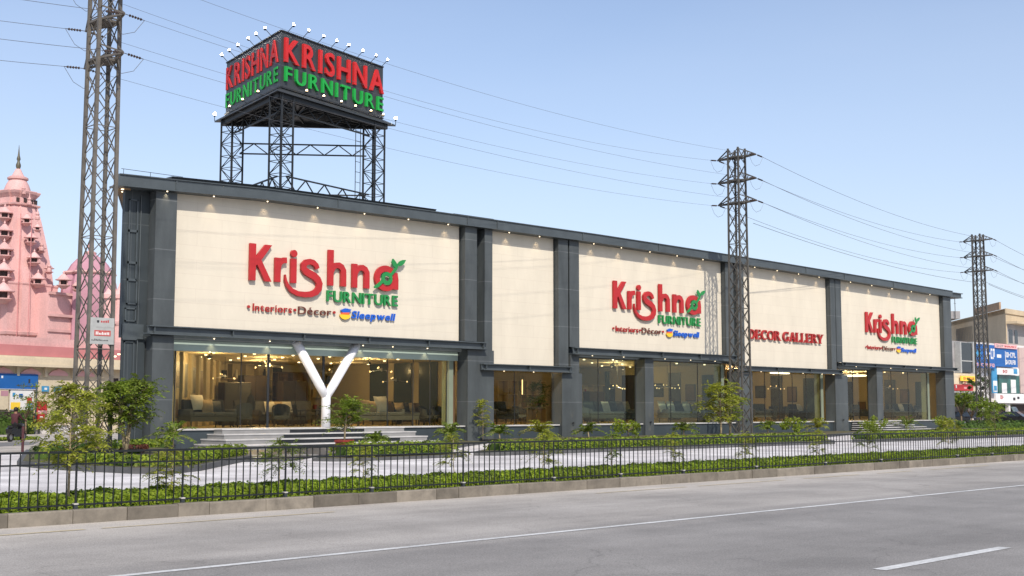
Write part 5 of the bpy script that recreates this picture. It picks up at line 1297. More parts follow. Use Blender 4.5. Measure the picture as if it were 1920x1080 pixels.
# ------------------------------------------------------------------ right hand street: shops, beige block, parked cars
def right_side():
    Y = 60.0
    q = lambda px, py, y=Y: at_y(px, py, y)
    def wbox(g, nm, m_, px0, px1, py0, py1, y0, y1, z0=None):
        a, b = q(px0, 700, y0).x, q(px1, 700, y0).x; zh = q((px0 + px1) / 2, py0, y0).z; zl = z0 if z0 is not None else q((px0 + px1) / 2, py1, y0).z
        return MB().box(a, b, y0, y1, zl, zh).build(nm, m_, g)
    g = thing('shop_block', (q(1786, 760).x, Y, 0), 'two storey row of small shops beyond the right end of the showroom', 'building')
    wbox(g, 'wall', grey_pl, 1770, 1832, 640, 0, Y, 66, 0); wbox(g, 'wall', white_pl, 1832.2, 1990, 648, 0, Y + .3, 66, 0)
    wbox(g, 'glazed_bay', car_glass, 1803, 1826, 643, 698, Y - .5, Y - .01)
    for px in (1802, 1826): wbox(g, 'bay_frame', grey_board, px, px + 2.2, 641, 699, Y - .62, Y - .02)
    wbox(g, 'bay_frame', grey_board, 1804.3, 1825.9, 676, 678, Y - .56, Y - .51)
    wbox(g, 'doorway', void, 1781, 1787, 668, 690, Y - .02, Y + .1)
    wbox(g, 'balcony_band', cream_pl, 1770, 1832, 700, 733, Y - 1.3, Y - .002); wbox(g, 'canopy', grey_pl, 1770, 1838, 733.5, 737, Y - 2.0, Y - .01)
    for px in (1772, 1792, 1812): wbox(g, 'shutter', mat('brown roller shutter', (.14, .11, .095), .6, .2, 2), px, px + 18, 745, 0, Y - .06, Y - .003, 0)
    wbox(g, 'shop_window', teal_glass, 1872, 1911, 704, 738, Y + .1, Y + .295)
    for px in (1878, 1895): wbox(g, 'window_sheet', white_board, px, px + 9, 712 if px > 1890 else 718, 737, Y + .05, Y + .095)
    wbox(g, 'shopfront', void, 1868, 1960, 758, 0, Y + .15, Y + .296, 0)
    for px in (1889, 1934): wbox(g, 'pillar', white_pl, px, px + 3, 757, 0, Y - .4, Y - .0, 0)
    wbox(g, 'shutter_panel', mat('pale pink shutter', (.50, .38, .35), .7, .12, 1, stretch=(6, 6, .2)), 1912.5, 1990, 655, 738, Y + .1, Y + .295)
    def sign(nm, label, m_, px0, px1, py0, py1, off, marks=()):
        a = q(px0, 700, Y - off).x; b = q(px1, 700, Y - off).x; pm = (px0 + px1) / 2; zh, zl = q(pm, py0, Y - off).z, q(pm, py1, Y - off).z
        gg = thing(nm, (a, Y - off, zl), label, 'sign')
        MB().box(a, b, Y - off, Y - off + .12, zl, zh).build('board', m_, gg)
        for k, (a0, b0, a1, b1, mm, nn) in enumerate(marks):
            mb = MB()
            if nn == 0: mb.box(a + (b - a) * a0, a + (b - a) * a1, Y - off - .02 - .004 * k, Y - off - .001, zl + (zh - zl) * b0, zl + (zh - zl) * b1)
            else:     # a row of worn characters
                for c in range(nn):
                    x0 = a + (b - a) * (a0 + (a1 - a0) * c / nn); x1 = x0 + (b - a) * (a1 - a0) / nn * .72; h = (zh - zl) * (b1 - b0); zb = zl + (zh - zl) * b0; th = (x1 - x0) * .28
                    yy0, yy1 = Y - off - .02 - .004 * k, Y - off - .001
                    mb.box(x0, x0 + th, yy0, yy1, zb, zb + h)
                    if c % 3 != 1: mb.box(x0 + th, x1, yy0, yy1, zb + h * .8, zb + h)
                    if c % 2 == 0: mb.box(x0 + th, x1, yy0, yy1, zb, zb + h * .2)
                    if c % 3 == 0: mb.box(x1 - th, x1, yy0, yy1, zb + h * .2, zb + h * .8)
                    if c % 4 == 1: mb.box(x0 + th, x1, yy0, yy1, zb + h * .42, zb + h * .6)
            mb.build('printed_mark', mm, gg)
    sign('shop_sign', 'large blue shop sign behind the far pylon, worn white lettering', blue_board, 1828, 1868, 646, 690, .5, ((.05, .45, .3, .75, blue_lt, 0), (.55, .4, .98, .85, white_board, 4), (.05, .06, .95, .2, pink_board, 7)))
    sign('shop_sign', 'blue shop sign with rows of white characters, right of the far pylon', blue_board, 1868.3, 1909, 652, 688, .45, ((.05, .45, .24, .62, white_board, 0), (.48, .50, .94, .76, white_board, 5), (.44, .14, .94, .36, white_board, 8), (.42, .1, .44, .8, white_board, 0)))
    sign('shop_sign', 'narrow pink and red shop sign above the blue one at the right edge', pink_board, 1868, 1909, 645.5, 653.5, .6, ((.05, .2, .36, .8, grey_pl, 4), (.42, .3, .95, .62, red_board, 9)))
    sign('shop_sign', 'white shop sign with small red and blue marks above the dark green window', white_board, 1870, 1911, 690, 703, .3, ((.25, .25, .46, .7, red_board, 4), (.74, .2, .9, .9, blue_lt, 0)))
    sign('shop_sign', 'long white shop sign with a red mark below the dark green window', white_board, 1866, 1990, 739, 756, .7, ((.06, .42, .11, .82, red_board, 2), (.24, .3, .27, .6, ink, 0), (.3, .45, .33, .7, ink, 0), (.40, .3, .6, .6, red_board, 6)))
    sign('shop_sign', 'narrow light blue shop sign strip beside the dark green window', blue_lt, 1860.5, 1869.5, 691, 737, .25, ((.1, .05, .9, .5, white_board, 0), (.2, .1, .8, .3, blue_lt, 0)))
    sign('shop_sign', 'yellow shop sign with red lettering on the cream balcony band', yellow_board, 1802, 1831, 705, 714.5, 1.6, ((.14, .25, .86, .75, orange_sign, 6),))
    sign('shop_sign', 'small line of purple red lettering below the yellow sign', cream_pl, 1806, 1832, 715, 720, 1.5, ((.03, .1, .97, .9, red_dull, 8),))
    sign('shop_sign', 'dark red shop board below the cream balcony band', red_board, 1789, 1824, 721, 732.5, 1.6, ((.06, .4, .11, .85, white_board, 0), (.5, .3, .8, .6, pink_board, 3)))
    # beige block behind
    C_, A_, E_ = at_d(1885, 580, 150), at_d(1780, 580, 173), at_d(2010, 590, 168); top = C_.z
    F_ = E_ + (A_ - C_)
    g = thing('beige_building', (C_.x, C_.y, 0), 'plain beige plaster building with a shaded corner balcony behind the shop row', 'building')
    fl = [(p.x, p.y) for p in (C_, E_, F_, A_)]
    MB().prism(fl, lambda x, y: (x, y, 0), lambda x, y: (x, y, top)).build('wall', beige, g)
    ed = (E_ - C_); ed.z = 0; ed.normalize(); en_ = Vector((ed.y, -ed.x, 0)); ea = (A_ - C_); ea.z = 0; La = ea.length; ea.normalize(); an_ = Vector((-ea.y, ea.x, 0))
    if an_.dot(D) > 0: an_ = -an_
    if en_.dot(D) > 0: en_ = -en_
    Z = Vector((0, 0, 1)); c0 = Vector((C_.x, C_.y, 0))
    for nm, t0, t1, z0, z1, pr, m_ in (('roof_band', -.15, 8, top - .5, top + .1, .15, beige), ('balcony_recess', .35, 8, top - 4.4, top - 1.7, .02, grey_pl), ('balcony_roof', .1, 8, top - 1.72, top - 1.45, 1.3, beige), ('balcony_wall', .3, 8, top - 5.4, top - 4.3, .9, cream_pl), ('window', .7, 1.9, top - 4.0, top - 2.4, .06, car_glass), ('window', 2.6, 3.6, top - 4.0, top - 2.4, .06, car_glass)):
        MB().obox(c0 + ed * (t0 + t1) / 2 + en_ * pr / 2 + Z * (z0 + z1) / 2, ed * (t1 - t0) / 2, en_ * pr / 2, Z * (z1 - z0) / 2).build(nm, m_, g)
    for z0, z1, pr in ((top - 4.3, top - 4.22, .05), (top - .5, top + .1, .12)):
        MB().obox(c0 + ea * La / 2 + an_ * pr / 2 + Z * (z0 + z1) / 2, ea * La / 2, an_ * pr / 2, Z * (z1 - z0) / 2).build('wall_band', beige, g)
    MB().obox(c0 + ea * La * .72 + an_ * .02 + Z * (top - 3.4), ea * La * .16, an_ * .02, Z * 2.3).build('grey_patch', mat('grey cement patch', (.23, .225, .23), .85, .15, 1), g)
    pp = MB(); pp.obox(c0 + ea * La * .22 + Z * (top + .45) - an_ * .6, ea * La * .22, an_ * .1, Z * .44); pp.build('parapet', mat('brick parapet', (.36, .24, .15), .8, .2, 2), g)
    pp = MB(); pp.obox(c0 + ea * La * .80 - an_ * 2 + Z * (top + .5), ea * La * .13, an_ * 1.2, Z * .5); pp.build('stair_head', grey_pl, g)
    tk_ = MB(); tk_.obox(c0 + ea * La * .92 - an_ * 2.4 + Z * (top + 1.5), ea * 1.0, an_ * .8, Z * .45); tk_.build('water_tank', grey_board, g)
    b0 = c0 + ea * La * .66 - an_ * 1.5 + Z * top; ma = MB(); ma.tube([b0, b0 + Z * 3.4], .05, 6)
    for z_ in (2.0, 2.7, 3.2): ma.tube([b0 + Z * z_ - ed * .35, b0 + Z * z_ + ed * .35], .025, 5)
    ma.build('aerial', grey_iron, g)
    # distant low blocks so the street closes
    for px0, px1, py, dist, m_, tx in ((1990, 2120, 600, 190, beige, 'far beige block at the right edge of the street'), (-160, -30, 700, 140, cream_pl, 'far cream block at the left edge of the side street')):
        a, b = at_d(px0, py, dist), at_d(px1, py, dist); mb = MB(); mb.prism([(a.x, a.y), (b.x, b.y), (b.x + D.x * 12, b.y + D.y * 12), (a.x + D.x * 12, a.y + D.y * 12)], lambda x, y: (x, y, 0), lambda x, y: (x, y, a.z)); solo('far_building', mb, m_, tx, 'building')
right_side()
def make_car(paint, loc, yaw, label, van=False):
    g = thing('parked_car' if not van else 'parked_van', (0, 0, 0), label, 'car' if not van else 'van', None)
    L, W, Hh = (4.1, .86, 1.45) if not van else (4.4, .9, 1.95)
    low = [(-2.0, .35), (-1.55, .22), (1.6, .22), (2.02, .35), (2.05, .62), (1.9, .80), (1.0, .93), (-1.7, .95), (-2.0, .88)]
    mb = MB(); mb.loft([[(x * (1 if abs(y) < W else .97), y, z if abs(y) < W else .25 + (z - .25) * .96) for x, z in low] for y in (-W, -W * .92, W * .92, W)]); mb.build('body', paint, g, smooth='auto')
    if van: cab = [(-1.95, .93, W * .96), (1.25, .93, W * .96), (.75, Hh, W * .84), (-1.9, Hh, W * .84)]
    else: cab = [(-1.75, .93, W * .94), (1.0, .92, W * .94), (.25, Hh, W * .70), (-1.05, Hh + .01, W * .70)]
    mb = MB(); mb.loft([[(x, -w_, z) for x, z, w_ in cab], [(x, w_, z) for x, z, w_ in cab]]); mb.build('cabin', paint, g)
    def lerp(a, b, t): return tuple(a[i] + (b[i] - a[i]) * t for i in range(3))
    def pane(c0, c1, c2, c3, nm, off):
        pts = [Vector(c) for c in (c0, c1, c2, c3)]; cc = sum(pts, Vector()) / 4; nn = (pts[1] - pts[0]).cross(pts[3] - pts[0]).normalized()
        if nn.dot(cc - Vector((-.3, 0, 1.0))) < 0: nn = -nn
        pts = [cc + (p - cc) * .86 for p in pts]; mb = MB(); mb.loft([[p - nn * .01 for p in pts], [p + nn * off for p in pts]]); mb.build(nm, car_glass, g)
    v = lambda k, s: (cab[k][0], s * cab[k][2], cab[k][1])
    pane(v(1, -1), v(1, 1), v(2, 1), v(2, -1), 'windscreen', .012); pane(v(0, -1), v(0, 1), v(3, 1), v(3, -1), 'rear_window', .012)
    for s in (-1, 1): pane(v(0, s), v(1, s), v(2, s), v(3, s), 'side_window', .012)
    for x in (-1.3, 1.28):
        for s in (-1, 1):
            mb = MB(); mb.tube([(x, s * (W - .20), .31), (x, s * (W + .015), .31)], .31, 16); wl = mb.build('wheel', rubber, g)
            mb = MB(); mb.tube([(x, s * (W - .1), .31), (x, s * (W + .022), .31)], .19, 12); mb.build('rim', chrome, wl)
    for s in (-1, 1):
        mb = MB(); mb.obox((1.98, s * .58, .68), (.06, 0, 0), (0, .18, 0), (0, 0, .08)); mb.build('headlight', lens, g)
        mb = MB(); mb.obox((-1.97, s * .64, .76), (.05, 0, 0), (0, .12, 0), (0, 0, .10)); mb.build('tail_light', red_board, g)
        mb = MB(); mb.obox((.75, s * (W + .07), .98), (.05, 0, 0), (0, .09, 0), (0, 0, .06)); mb.build('mirror', paint, g)
    mb = MB(); mb.obox((2.04, 0, .5), (.02, 0, 0), (0, .45, 0), (0, 0, .10)); mb.build('grille', void, g)
    mb = MB(); mb.obox((2.055, 0, .34), (.015, 0, 0), (0, .25, 0), (0, 0, .05)); mb.build('number_plate', white_board, g)
    g.location = loc; g.rotation_euler = (0, 0, yaw); return g
yaw0 = math.atan2(-D.y, -D.x)
cars = [(1806, 128, .35, 'black parked car nearest the showroom corner, half behind shrubs'), (1829, 131, .1, 'black parked car second from the showroom corner, below the far pylon'), (1856, 134, -.1, 'black parked car third from the showroom corner, behind the slim tree'), (1904, 130, .9, 'black parked car turned sideways at the right edge of the photo')]
c0 = None
for px, dist, dy, tx in cars:
    p = at_d(px, 790, dist); p.z = 0
    if c0 is None: c0 = make_car(car_black, p, yaw0 + dy, tx); c = c0
    else: c = copy_tree(c0); c.location = p; c.rotation_euler = (0, 0, yaw0 + dy); c['label'] = tx
    c['group'] = 'black cars parked outside the shops'
p = at_d(1890, 790, 140); p.z = 0; make_car(car_grey, p, yaw0 + .95, 'pale blue grey van parked behind the black cars at the right edge', True)
for i, (px, dist, hh, cr, lm_, tx) in enumerate([(1803, 112, 3.6, 1.1, tree_leaf, 'light green leafy tree beside the last showroom column'), (1822, 118, 3.1, 1.15, tree_leaf_d, 'dark round tree left of the far pylon foot'), (1850, 108, 2.7, 1.1, tree_leaf, 'wide light green tree at the far pylon foot'), (1838, 122, 5.8, .9, tree_leaf_d, 'tall dark tree growing up beside the far pylon'), (1912, 150, 3.6, 1.5, tree_leaf, 'pale green tree in front of the shopfront at the right edge')]):
    p = at_d(px, 790, dist); clump_tree('street_tree', (p.x, p.y, 0), hh, cr, tx, 'tree', lm_, 90 + i, 800, .24, .08, None, .85 if i != 3 else 1.6, .66)
q0, q1 = at_d(1786, 800, 103), at_d(1990, 800, 112); hedge('hedge', [(q0.x, q0.y), (q1.x, q1.y)], 1.2, 0, .65, 110, .22, 'dark green hedge in front of the parked black cars', tree_leaf_d)

# ------------------------------------------------------------------ furniture on show inside (floor at 0.85 m)
FZ = .853
def rbox(mb, x0, x1, y0, y1, z0, z1, r=.05):
    """box with rounded vertical and top edges"""
    rings = []
    for z, k in ((z0, 0), (z1 - r, 0), (z1 - r * .3, r * .3), (z1, r)):
        ring = []
        for cx, cy, a0 in ((x1 - r - k, y1 - r - k, 0), (x0 + r + k, y1 - r - k, 90), (x0 + r + k, y0 + r + k, 180), (x1 - r - k, y0 + r + k, 270)):
            for t in (0, 45, 90): a = math.radians(a0 + t); ring.append((cx + r * math.cos(a), cy + r * math.sin(a), z))
        rings.append(ring)
    return mb.loft(rings)
def put(g, x, y, yaw=0, z=FZ): g.location = (x, y, z); g.rotation_euler = (0, 0, yaw); return g
def sofa(x, y, L, label, cloth, yaw=0, seats=2, h=.95, arms=True):
    g = thing('sofa', (0, 0, 0), label, 'sofa', None)
    mb = MB(); rbox(mb, -L / 2, L / 2, -.48, .48, .16, .40); mb.build('base', cloth, g)
    a = .18 if arms else 0
    for k in range(seats):
        w_ = (L - 2 * a) / seats; x0 = -L / 2 + a + w_ * k
        mb = MB(); rbox(mb, x0 + .01, x0 + w_ - .01, -.50, .26, .402, .56, .06); mb.build('seat_cushion', cloth, g)
        mb = MB(); mb.loft([[(x0 + .02, .20 + q * .16, .52 + q * (h - .5)), (x0 + w_ - .02, .20 + q * .16, .52 + q * (h - .5)), (x0 + w_ - .02, .46, .52 + q * (h - .52)), (x0 + .02, .46, .52 + q * (h - .52))] for q in (0, .5, 1)]); mb.build('backrest', cloth, g)
    if arms:
        for sx in (-1, 1):
            mb = MB(); rbox(mb, sx * L / 2 - (a if sx > 0 else 0), sx * L / 2 + (0 if sx > 0 else a), -.48, .46, .401, .70, .06); mb.build('armrest', cloth, g)
    for sx in (-1, 1):
        for sy in (-.36, .36): MB().tube([(sx * (L / 2 - .12), sy, -.12), (sx * (L / 2 - .12), sy, .17)], [.025, .04], 6).build('leg', dark_wood, g)
    return put(g, x, y, yaw, FZ + .12)
def cushion(x, y, z, label, cloth, yaw=0, w_=.52, tilt=.35, group=None):
    g = MB(); n = 8; secs = []
    for i in range(n + 1):
        t = i / n * 2 - 1; th = .10 * (1 - t * t) ** .5 + .012; sq = .5 * w_ * (1 - .06 * (1 - t * t))
        secs.append([(t * w_ / 2, -th * math.sin(math.pi * j / 6) if False else th * c_, s_ * sq) for j, (c_, s_) in enumerate(((-.15, -1), (-1, -.55), (-1.2, 0), (-1, .55), (-.15, 1), (.15, 1), (1, .55), (1.2, 0), (1, -.55), (.15, -1)))])
    g.loft(secs); o = g.build('cushion', cloth, None, smooth='auto'); tag(o, label, 'cushion', group)
    o.location = (x, y, FZ + .12 + z + w_ / 2 - .03); o.rotation_euler = (-tilt, 0, yaw); return o
def armchair(x, y, label, cloth, yaw=0, h=1.0):
    g = thing('armchair', (0, 0, 0), label, 'armchair', None)
    mb = MB(); rbox(mb, -.36, .36, -.36, .34, .36, .52, .06); mb.build('seat', cloth, g)
    secs = []
    for z, q in ((.45, 0), (.62, .02), (h * .86, .06), (h, .09)):
        ring = []
        for k in range(9): a = math.radians(-20 + 220 * k / 8); ring.append((.42 * math.cos(a) * (1 + q * .2), .02 + (.36 + q) * math.sin(a), z - (.22 * (1 - max(0, math.sin(a))) if z > .7 else 0)))
        for k in range(8, -1, -1): a = math.radians(-20 + 220 * k / 8); ring.append((.34 * math.cos(a) * (1 + q * .2), .02 + (.28 + q) * math.sin(a), z - (.22 * (1 - max(0, math.sin(a))) if z > .7 else 0)))
        secs.append(ring)
    mb = MB(); mb.loft(secs); mb.build('backrest', cloth, g)
    for sx in (-.28, .28):
        for sy in (-.26, .26): MB().tube([(sx * 1.15, sy * 1.15, 0), (sx, sy, .37)], [.018, .03], 6).build('leg', dark_wood, g)
    return put(g, x, y, yaw)
def table(x, y, L, W_, h, label, top=dark_wood, yaw=0):
    g = thing('table', (0, 0, 0), label, 'table', None)
    mb = MB(); rbox(mb, -L / 2, L / 2, -W_ / 2, W_ / 2, h - .05, h, .02); mb.build('tabletop', top, g)
    for sx in (-1, 1):
        for sy in (-1, 1): MB().tube([(sx * (L / 2 - .06), sy * (W_ / 2 - .06), 0), (sx * (L / 2 - .1), sy * (W_ / 2 - .1), h - .05)], [.022, .035], 6).build('leg', dark_wood, g)
    return put(g, x, y, yaw)
def chair(x, y, label, cloth=cloth_dark, yaw=0):
    g = thing('dining_chair', (0, 0, 0), label, 'chair', None)
    mb = MB(); rbox(mb, -.23, .23, -.23, .22, .44, .52, .04); mb.build('seat', cloth, g)
    mb = MB(); mb.loft([[(-.22, .19 + q, z), (.22, .19 + q, z), (.22, .24 + q, z), (-.22, .24 + q, z)] for z, q in ((.50, 0), (.75, .03), (1.02, .09))]); mb.build('backrest', cloth, g)
    for sx in (-.2, .2):
        for sy in (-.2, .2): MB().tube([(sx * 1.1, sy * 1.1, 0), (sx, sy, .45)], [.014, .02], 5).build('leg', dark_wood, g)
    return put(g, x, y, yaw)
def cabinet(x, y, W_, Dp, h, label, material, rows, cols, yaw=0, fill=True, z=FZ):
    g = thing('shelf_unit', (0, 0, 0), label, 'shelf', None)
    t = .04; mb = MB()
    mb.box(-W_ / 2, W_ / 2, Dp / 2 - t, Dp / 2, 0, h)
    for i in range(rows + 1): zz_ = (h - t) * i / rows; mb.box(-W_ / 2 + t + .001, W_ / 2 - t - .001, -Dp / 2 + .004, Dp / 2 - t - .001, zz_, zz_ + t)
    for i in range(cols + 1): xx = -W_ / 2 + (W_ - t) * i / cols; mb.box(xx, xx + t, -Dp / 2, Dp / 2 - t - .002, -.001, h + .001)
    mb.build('carcass', material, g)
    if fill:
        rg = random.Random(int(x * 10))
        for i in range(rows):
            for j in range(cols):
                if rg.random() < .65:
                    cx = -W_ / 2 + W_ * (j + .5) / cols + rg.uniform(-.08, .08); z0 = (h - t) * i / rows + t; hh = (h / rows) * rg.uniform(.35, .7); rr = rg.uniform(.07, .14)
                    mb = MB()
                    if rg.random() < .5: mb.lathe((cx, 0, z0), [(rr * .7, 0), (rr, hh * .3), (rr * .5, hh * .75), (rr * .6, hh)], 10)
                    else: rbox(mb, cx - rr, cx + rr, -.1, .1, z0, z0 + hh, .015)
                    om, on = rg.choice([(cloth_light, 'pale'), (cloth_dark, 'black'), (wood, 'brown'), (cloth_tan, 'tan'), (cloth_red, 'red')]); o = mb.build('ornament', om, None)
                    where = label.split('behind ')[-1] if 'behind ' in label else 'the entrance hall ' + label.split(' against')[0].replace('display ', '')
                    tag(o, f'{on} ornament, column {j + 1}, level {i + 1} of shelf behind {where}' if 'behind ' in label else f'{on} ornament, column {j + 1}, level {i + 1} of {where}', 'ornament', 'ornaments on the show shelves')
                    M_ = Matrix.Translation((x, y, z)) @ Matrix.Rotation(yaw, 4, 'Z'); o.matrix_world = M_
    return put(g, x, y, yaw, z)
def picture(c, wdir, W_, h, label, art, fr=frame_m):
    """framed picture: c lower centre, wdir along the wall, facing the window"""
    c, u = Vector(c), Vector(wdir).normalized(); n = Vector((u.y, -u.x, 0)); Z = Vector((0, 0, 1))
    if n.y > 1e-6 or (abs(n.y) < 1e-6 and n.x > 0): n = -n
    g = thing('picture', c, label, 'picture', None)
    MB().obox(c + n * .02 + Z * h / 2, u * W_ / 2, n * .02, Z * h / 2).build('frame', fr, g)
    MB().obox(c + n * .043 + Z * h / 2, u * (W_ / 2 - .05), n * .004, Z * (h / 2 - .05)).build('artwork', art, g)
    return g
def chandelier(x, y, z, label, r=.5, n=5, ztop=4.55, kind=0):
    g = thing('chandelier', (x, y, z), label, 'chandelier', None)
    mb = MB(); mb.tube([(x, y, z + .1), (x, y, ztop)], .012, 5); mb.build('rod', frame_m, g)
    mb = MB(); mb.lathe((x, y, z), [(.02, -.05), (.06, 0), (.06, .08), (.02, .14)], 10); mb.build('hub', chrome, g)
    for k in range(n):
        a = 2 * math.pi * k / n; dz = (.14 if k % 2 else -.06) if kind == 0 else 0; e = Vector((x + math.cos(a) * r, y + math.sin(a) * r, z + dz))
        mb = MB(); mb.tube([(x, y, z + .04), e], .012, 5); ar = mb.build('arm', chrome, g)
        mb = MB(); mb.lathe(e, [(.01, -.04), (.028, -.012), (.028, .016), (.01, .04)], 8); mb.build('bulb', glow, ar)
    return g
def floor_lamp(x, y, h, label):
    g = thing('floor_lamp', (x, y, FZ), label, 'lamp', None)
    MB().lathe((x, y, FZ), [(.16, 0), (.16, .03), (.02, .05)], 12).build('base', frame_m, g); MB().tube([(x, y, FZ + .05), (x, y, FZ + h - .3)], .015, 6).build('stem', frame_m, g)
    MB().lathe((x, y, FZ + h - .32), [(.22, 0), (.15, .32)], 14).build('lamp_shade', glow, g)
X = lambda px, Y: at_y(px, 780, Y).x
# bay one, left half
Y = 49.0
sofa(X(390, Y), Y, 2.6, 'charcoal sofa at the left end of the entrance window', cloth_dark, .12, 2, 1.1)
cushion(X(368, 49.3), 49.2, .66, 'large pale cushion at the left end of the charcoal window sofa', cloth_light, .2, .72)
cushion(X(385, 49.3), 49.15, .56, 'tan cushion on the charcoal window sofa', cloth_tan, .05, .62); cushion(X(400, 49.3), 49.15, .56, 'grey brown cushion at the right of the charcoal window sofa', cloth_grey, -.1, .55)
armchair(X(455, 48.8), 48.8, 'dark tub chair seen from behind, left of the door frame', cloth_dark, 2.9, 1.1)
table(X(425, 49.3), 49.3, .9, .7, .5, 'low dark table between the charcoal sofa and the tub chair')
sofa(X(520, 51.5), 51.5, 3.0, 'grey sofa standing back, left of the door frame', cloth_grey, .1, 3, 1.05)
for k, (px, cl, tx) in enumerate([(505, cloth_light, 'pale cushion at the left of the grey sofa left of the doors'), (522, cloth_tan, 'tan cushion in the middle of the grey sofa left of the doors'), (538, cloth_light, 'pale cushion at the right of the grey sofa left of the doors')]): cushion(X(px, 51.7), 51.65, .52, tx, cl, .1 * k, .6)
armchair(X(527, 48.9), 48.9, 'dark armchair close to the glass beside the left door frame', cloth_dark, -.5, 1.08)
table(X(578, 49.5), 49.5, 1.5, .8, .80, 'dark dining table behind the glass doors')
chair(X(562, 49.0), 49.0, 'dark dining chair at the left end of the table behind the doors', cloth_dark, 1.4); chair(X(596, 50.2), 50.2, 'dark dining chair at the right end of the table behind the doors', cloth_dark, -1.5)
# bay one, right half
sofa(X(705, 49.2), 49.2, 3.1, 'grey sofa with tan cushions right of the forked column', cloth_grey, .05, 3, 1.05)
for k, (px, cl, w_, tx) in enumerate([(683, cloth_tan, .66, 'tan cushion at the left of the sofa right of the forked column'), (697, cloth_tan, .62, 'tan cushion in the middle of the sofa right of the forked column'), (714, cloth_light, .86, 'big round looking pale cushion on the sofa right of the forked column'), (728, wood, .58, 'brown cushion at the right of the sofa right of the forked column')]): cushion(X(px, 49.4), 49.35, .54, tx, cl, .06 * (k - 1), w_)
sofa(X(762, 49.6), 49.6, 2.0, 'grey two seat sofa with striped cushions at the right of the entrance window', cloth_grey, -.08, 2, 1.0)
for px, cl, tx in [(748, cloth_tan, 'tan cushion on the two seat sofa'), (758, cloth_dark, 'black cushion on the two seat sofa'), (768, cloth_tan, 'tan cushion right of the black one on the two seat sofa'), (778, wood, 'brown cushion at the end of the two seat sofa')]: cushion(X(px, 49.8), 49.75, .52, tx, cl, -.1, .56)
armchair(X(800, 49.0), 49.0, 'dark armchair at the right end of the entrance window', cloth_dark, .5); armchair(X(823, 48.6), 48.6, 'dark armchair nearest the right pier of the entrance window', cloth_dark, -.4)
table(X(790, 50.2), 50.2, 1.0, .7, .75, 'small dark table behind the two dark armchairs'); table(X(650, 49.0), 49.0, 1.1, .6, .48, 'low dark coffee table right of the forked column', wood)
cabinet(X(455, 58.9), 58.9, 3.4, .5, 3.3, 'wide beige display shelf against the back wall, left part', shelf_m, 4, 4); cabinet(X(530, 59.3), 59.3, 3.0, .5, 2.9, 'brown display shelf against the back wall behind the grey sofa', wood, 4, 3)
cabinet(X(600, 59.3), 59.3, 1.8, .5, 3.0, 'beige narrow shelf against the back wall behind the doors', shelf_m, 4, 2)
rw = MB(); rw.box(X(632, 58.8), X(664, 58.8), 58.7, 58.95, FZ, 3.6); solo('red_display_wall', rw, cloth_red, 'dark red display wall standing behind the forked column', 'display wall')
picture((X(650, 58.6), 58.68, 1.9), (1, 0, 0), 1.0, 1.2, 'pale framed mirror on the dark red display wall', cloth_light, wood)
for px, z, w_, hh, tx in ((431, 3.0, 1.2, 1.0, 'dark picture high on the back wall at far left'), (476, 4.0, .01, .01, ''), (497, 2.9, 1.0, 1.05, 'square dark picture high on the back wall over the grey sofa'), (515, 3.0, .9, 1.0, 'second square dark picture over the grey sofa'), (566, 2.6, 1.1, .7, 'wide dark picture on the back wall behind the doors')):
    if tx: picture((X(px, 59.9), 59.97, z), (1, 0, 0), w_, hh, tx, screen_m)
for t, z, w_, hh, tx, ar in ((-5.2, 2.6, .9, 1.1, 'tall brown picture nearest the glass on the angled wall', wood), (-3.2, 2.2, .8, 1.5, 'dark picture second from the glass on the angled wall', screen_m), (-1.2, 2.4, .9, 1.2, 'dark picture third from the glass on the angled wall', screen_m), (.8, 2.3, .9, 1.2, 'brown picture farthest in on the angled wall', wood), (-5.2, 1.3, .6, .8, 'small brown picture low on the angled wall', wood)):
    c = Vector((31.4, 52.9, z)) + dv * t + dn * .10; picture(c, dv, w_, hh, tx, ar)
mw = [picture((43.94, y, 1.0), (0, 1, 0), 1.5, 3.2, tx, mat('dark mirror', (.045, .055, .052), .15, .1, 1)) for y, tx in ((50.5, 'tall dark mirror nearest the glass on the right partition of the entrance hall'), (52.6, 'tall dark mirror in the middle of the right partition'), (54.7, 'tall dark mirror deepest on the right partition'))]
for o in mw:
    for c in o.children:
        pass
for px, yy, z, r, tx in ((505, 51.5, 3.75, .7, 'sparkling chandelier over the grey sofa left of the doors'), (420, 52.5, 3.2, .55, 'low chandelier near the angled wall'), (715, 50.5, 3.65, .6, 'starburst chandelier over the sofa right of the forked column'), (742, 52.5, 3.2, .7, 'wide chandelier at the right of the entrance window'), (622, 53.5, 3.6, .5, 'small chandelier behind the forked column')): chandelier(X(px, yy), yy, z, tx, r)
for k, px in enumerate((686, 693, 700)): floor_lamp(X(px, 56.5), 56.5, 1.9, f'lit floor lamp {["left of", "in the middle of", "right of"][k]} the glowing row behind the tan cushions')
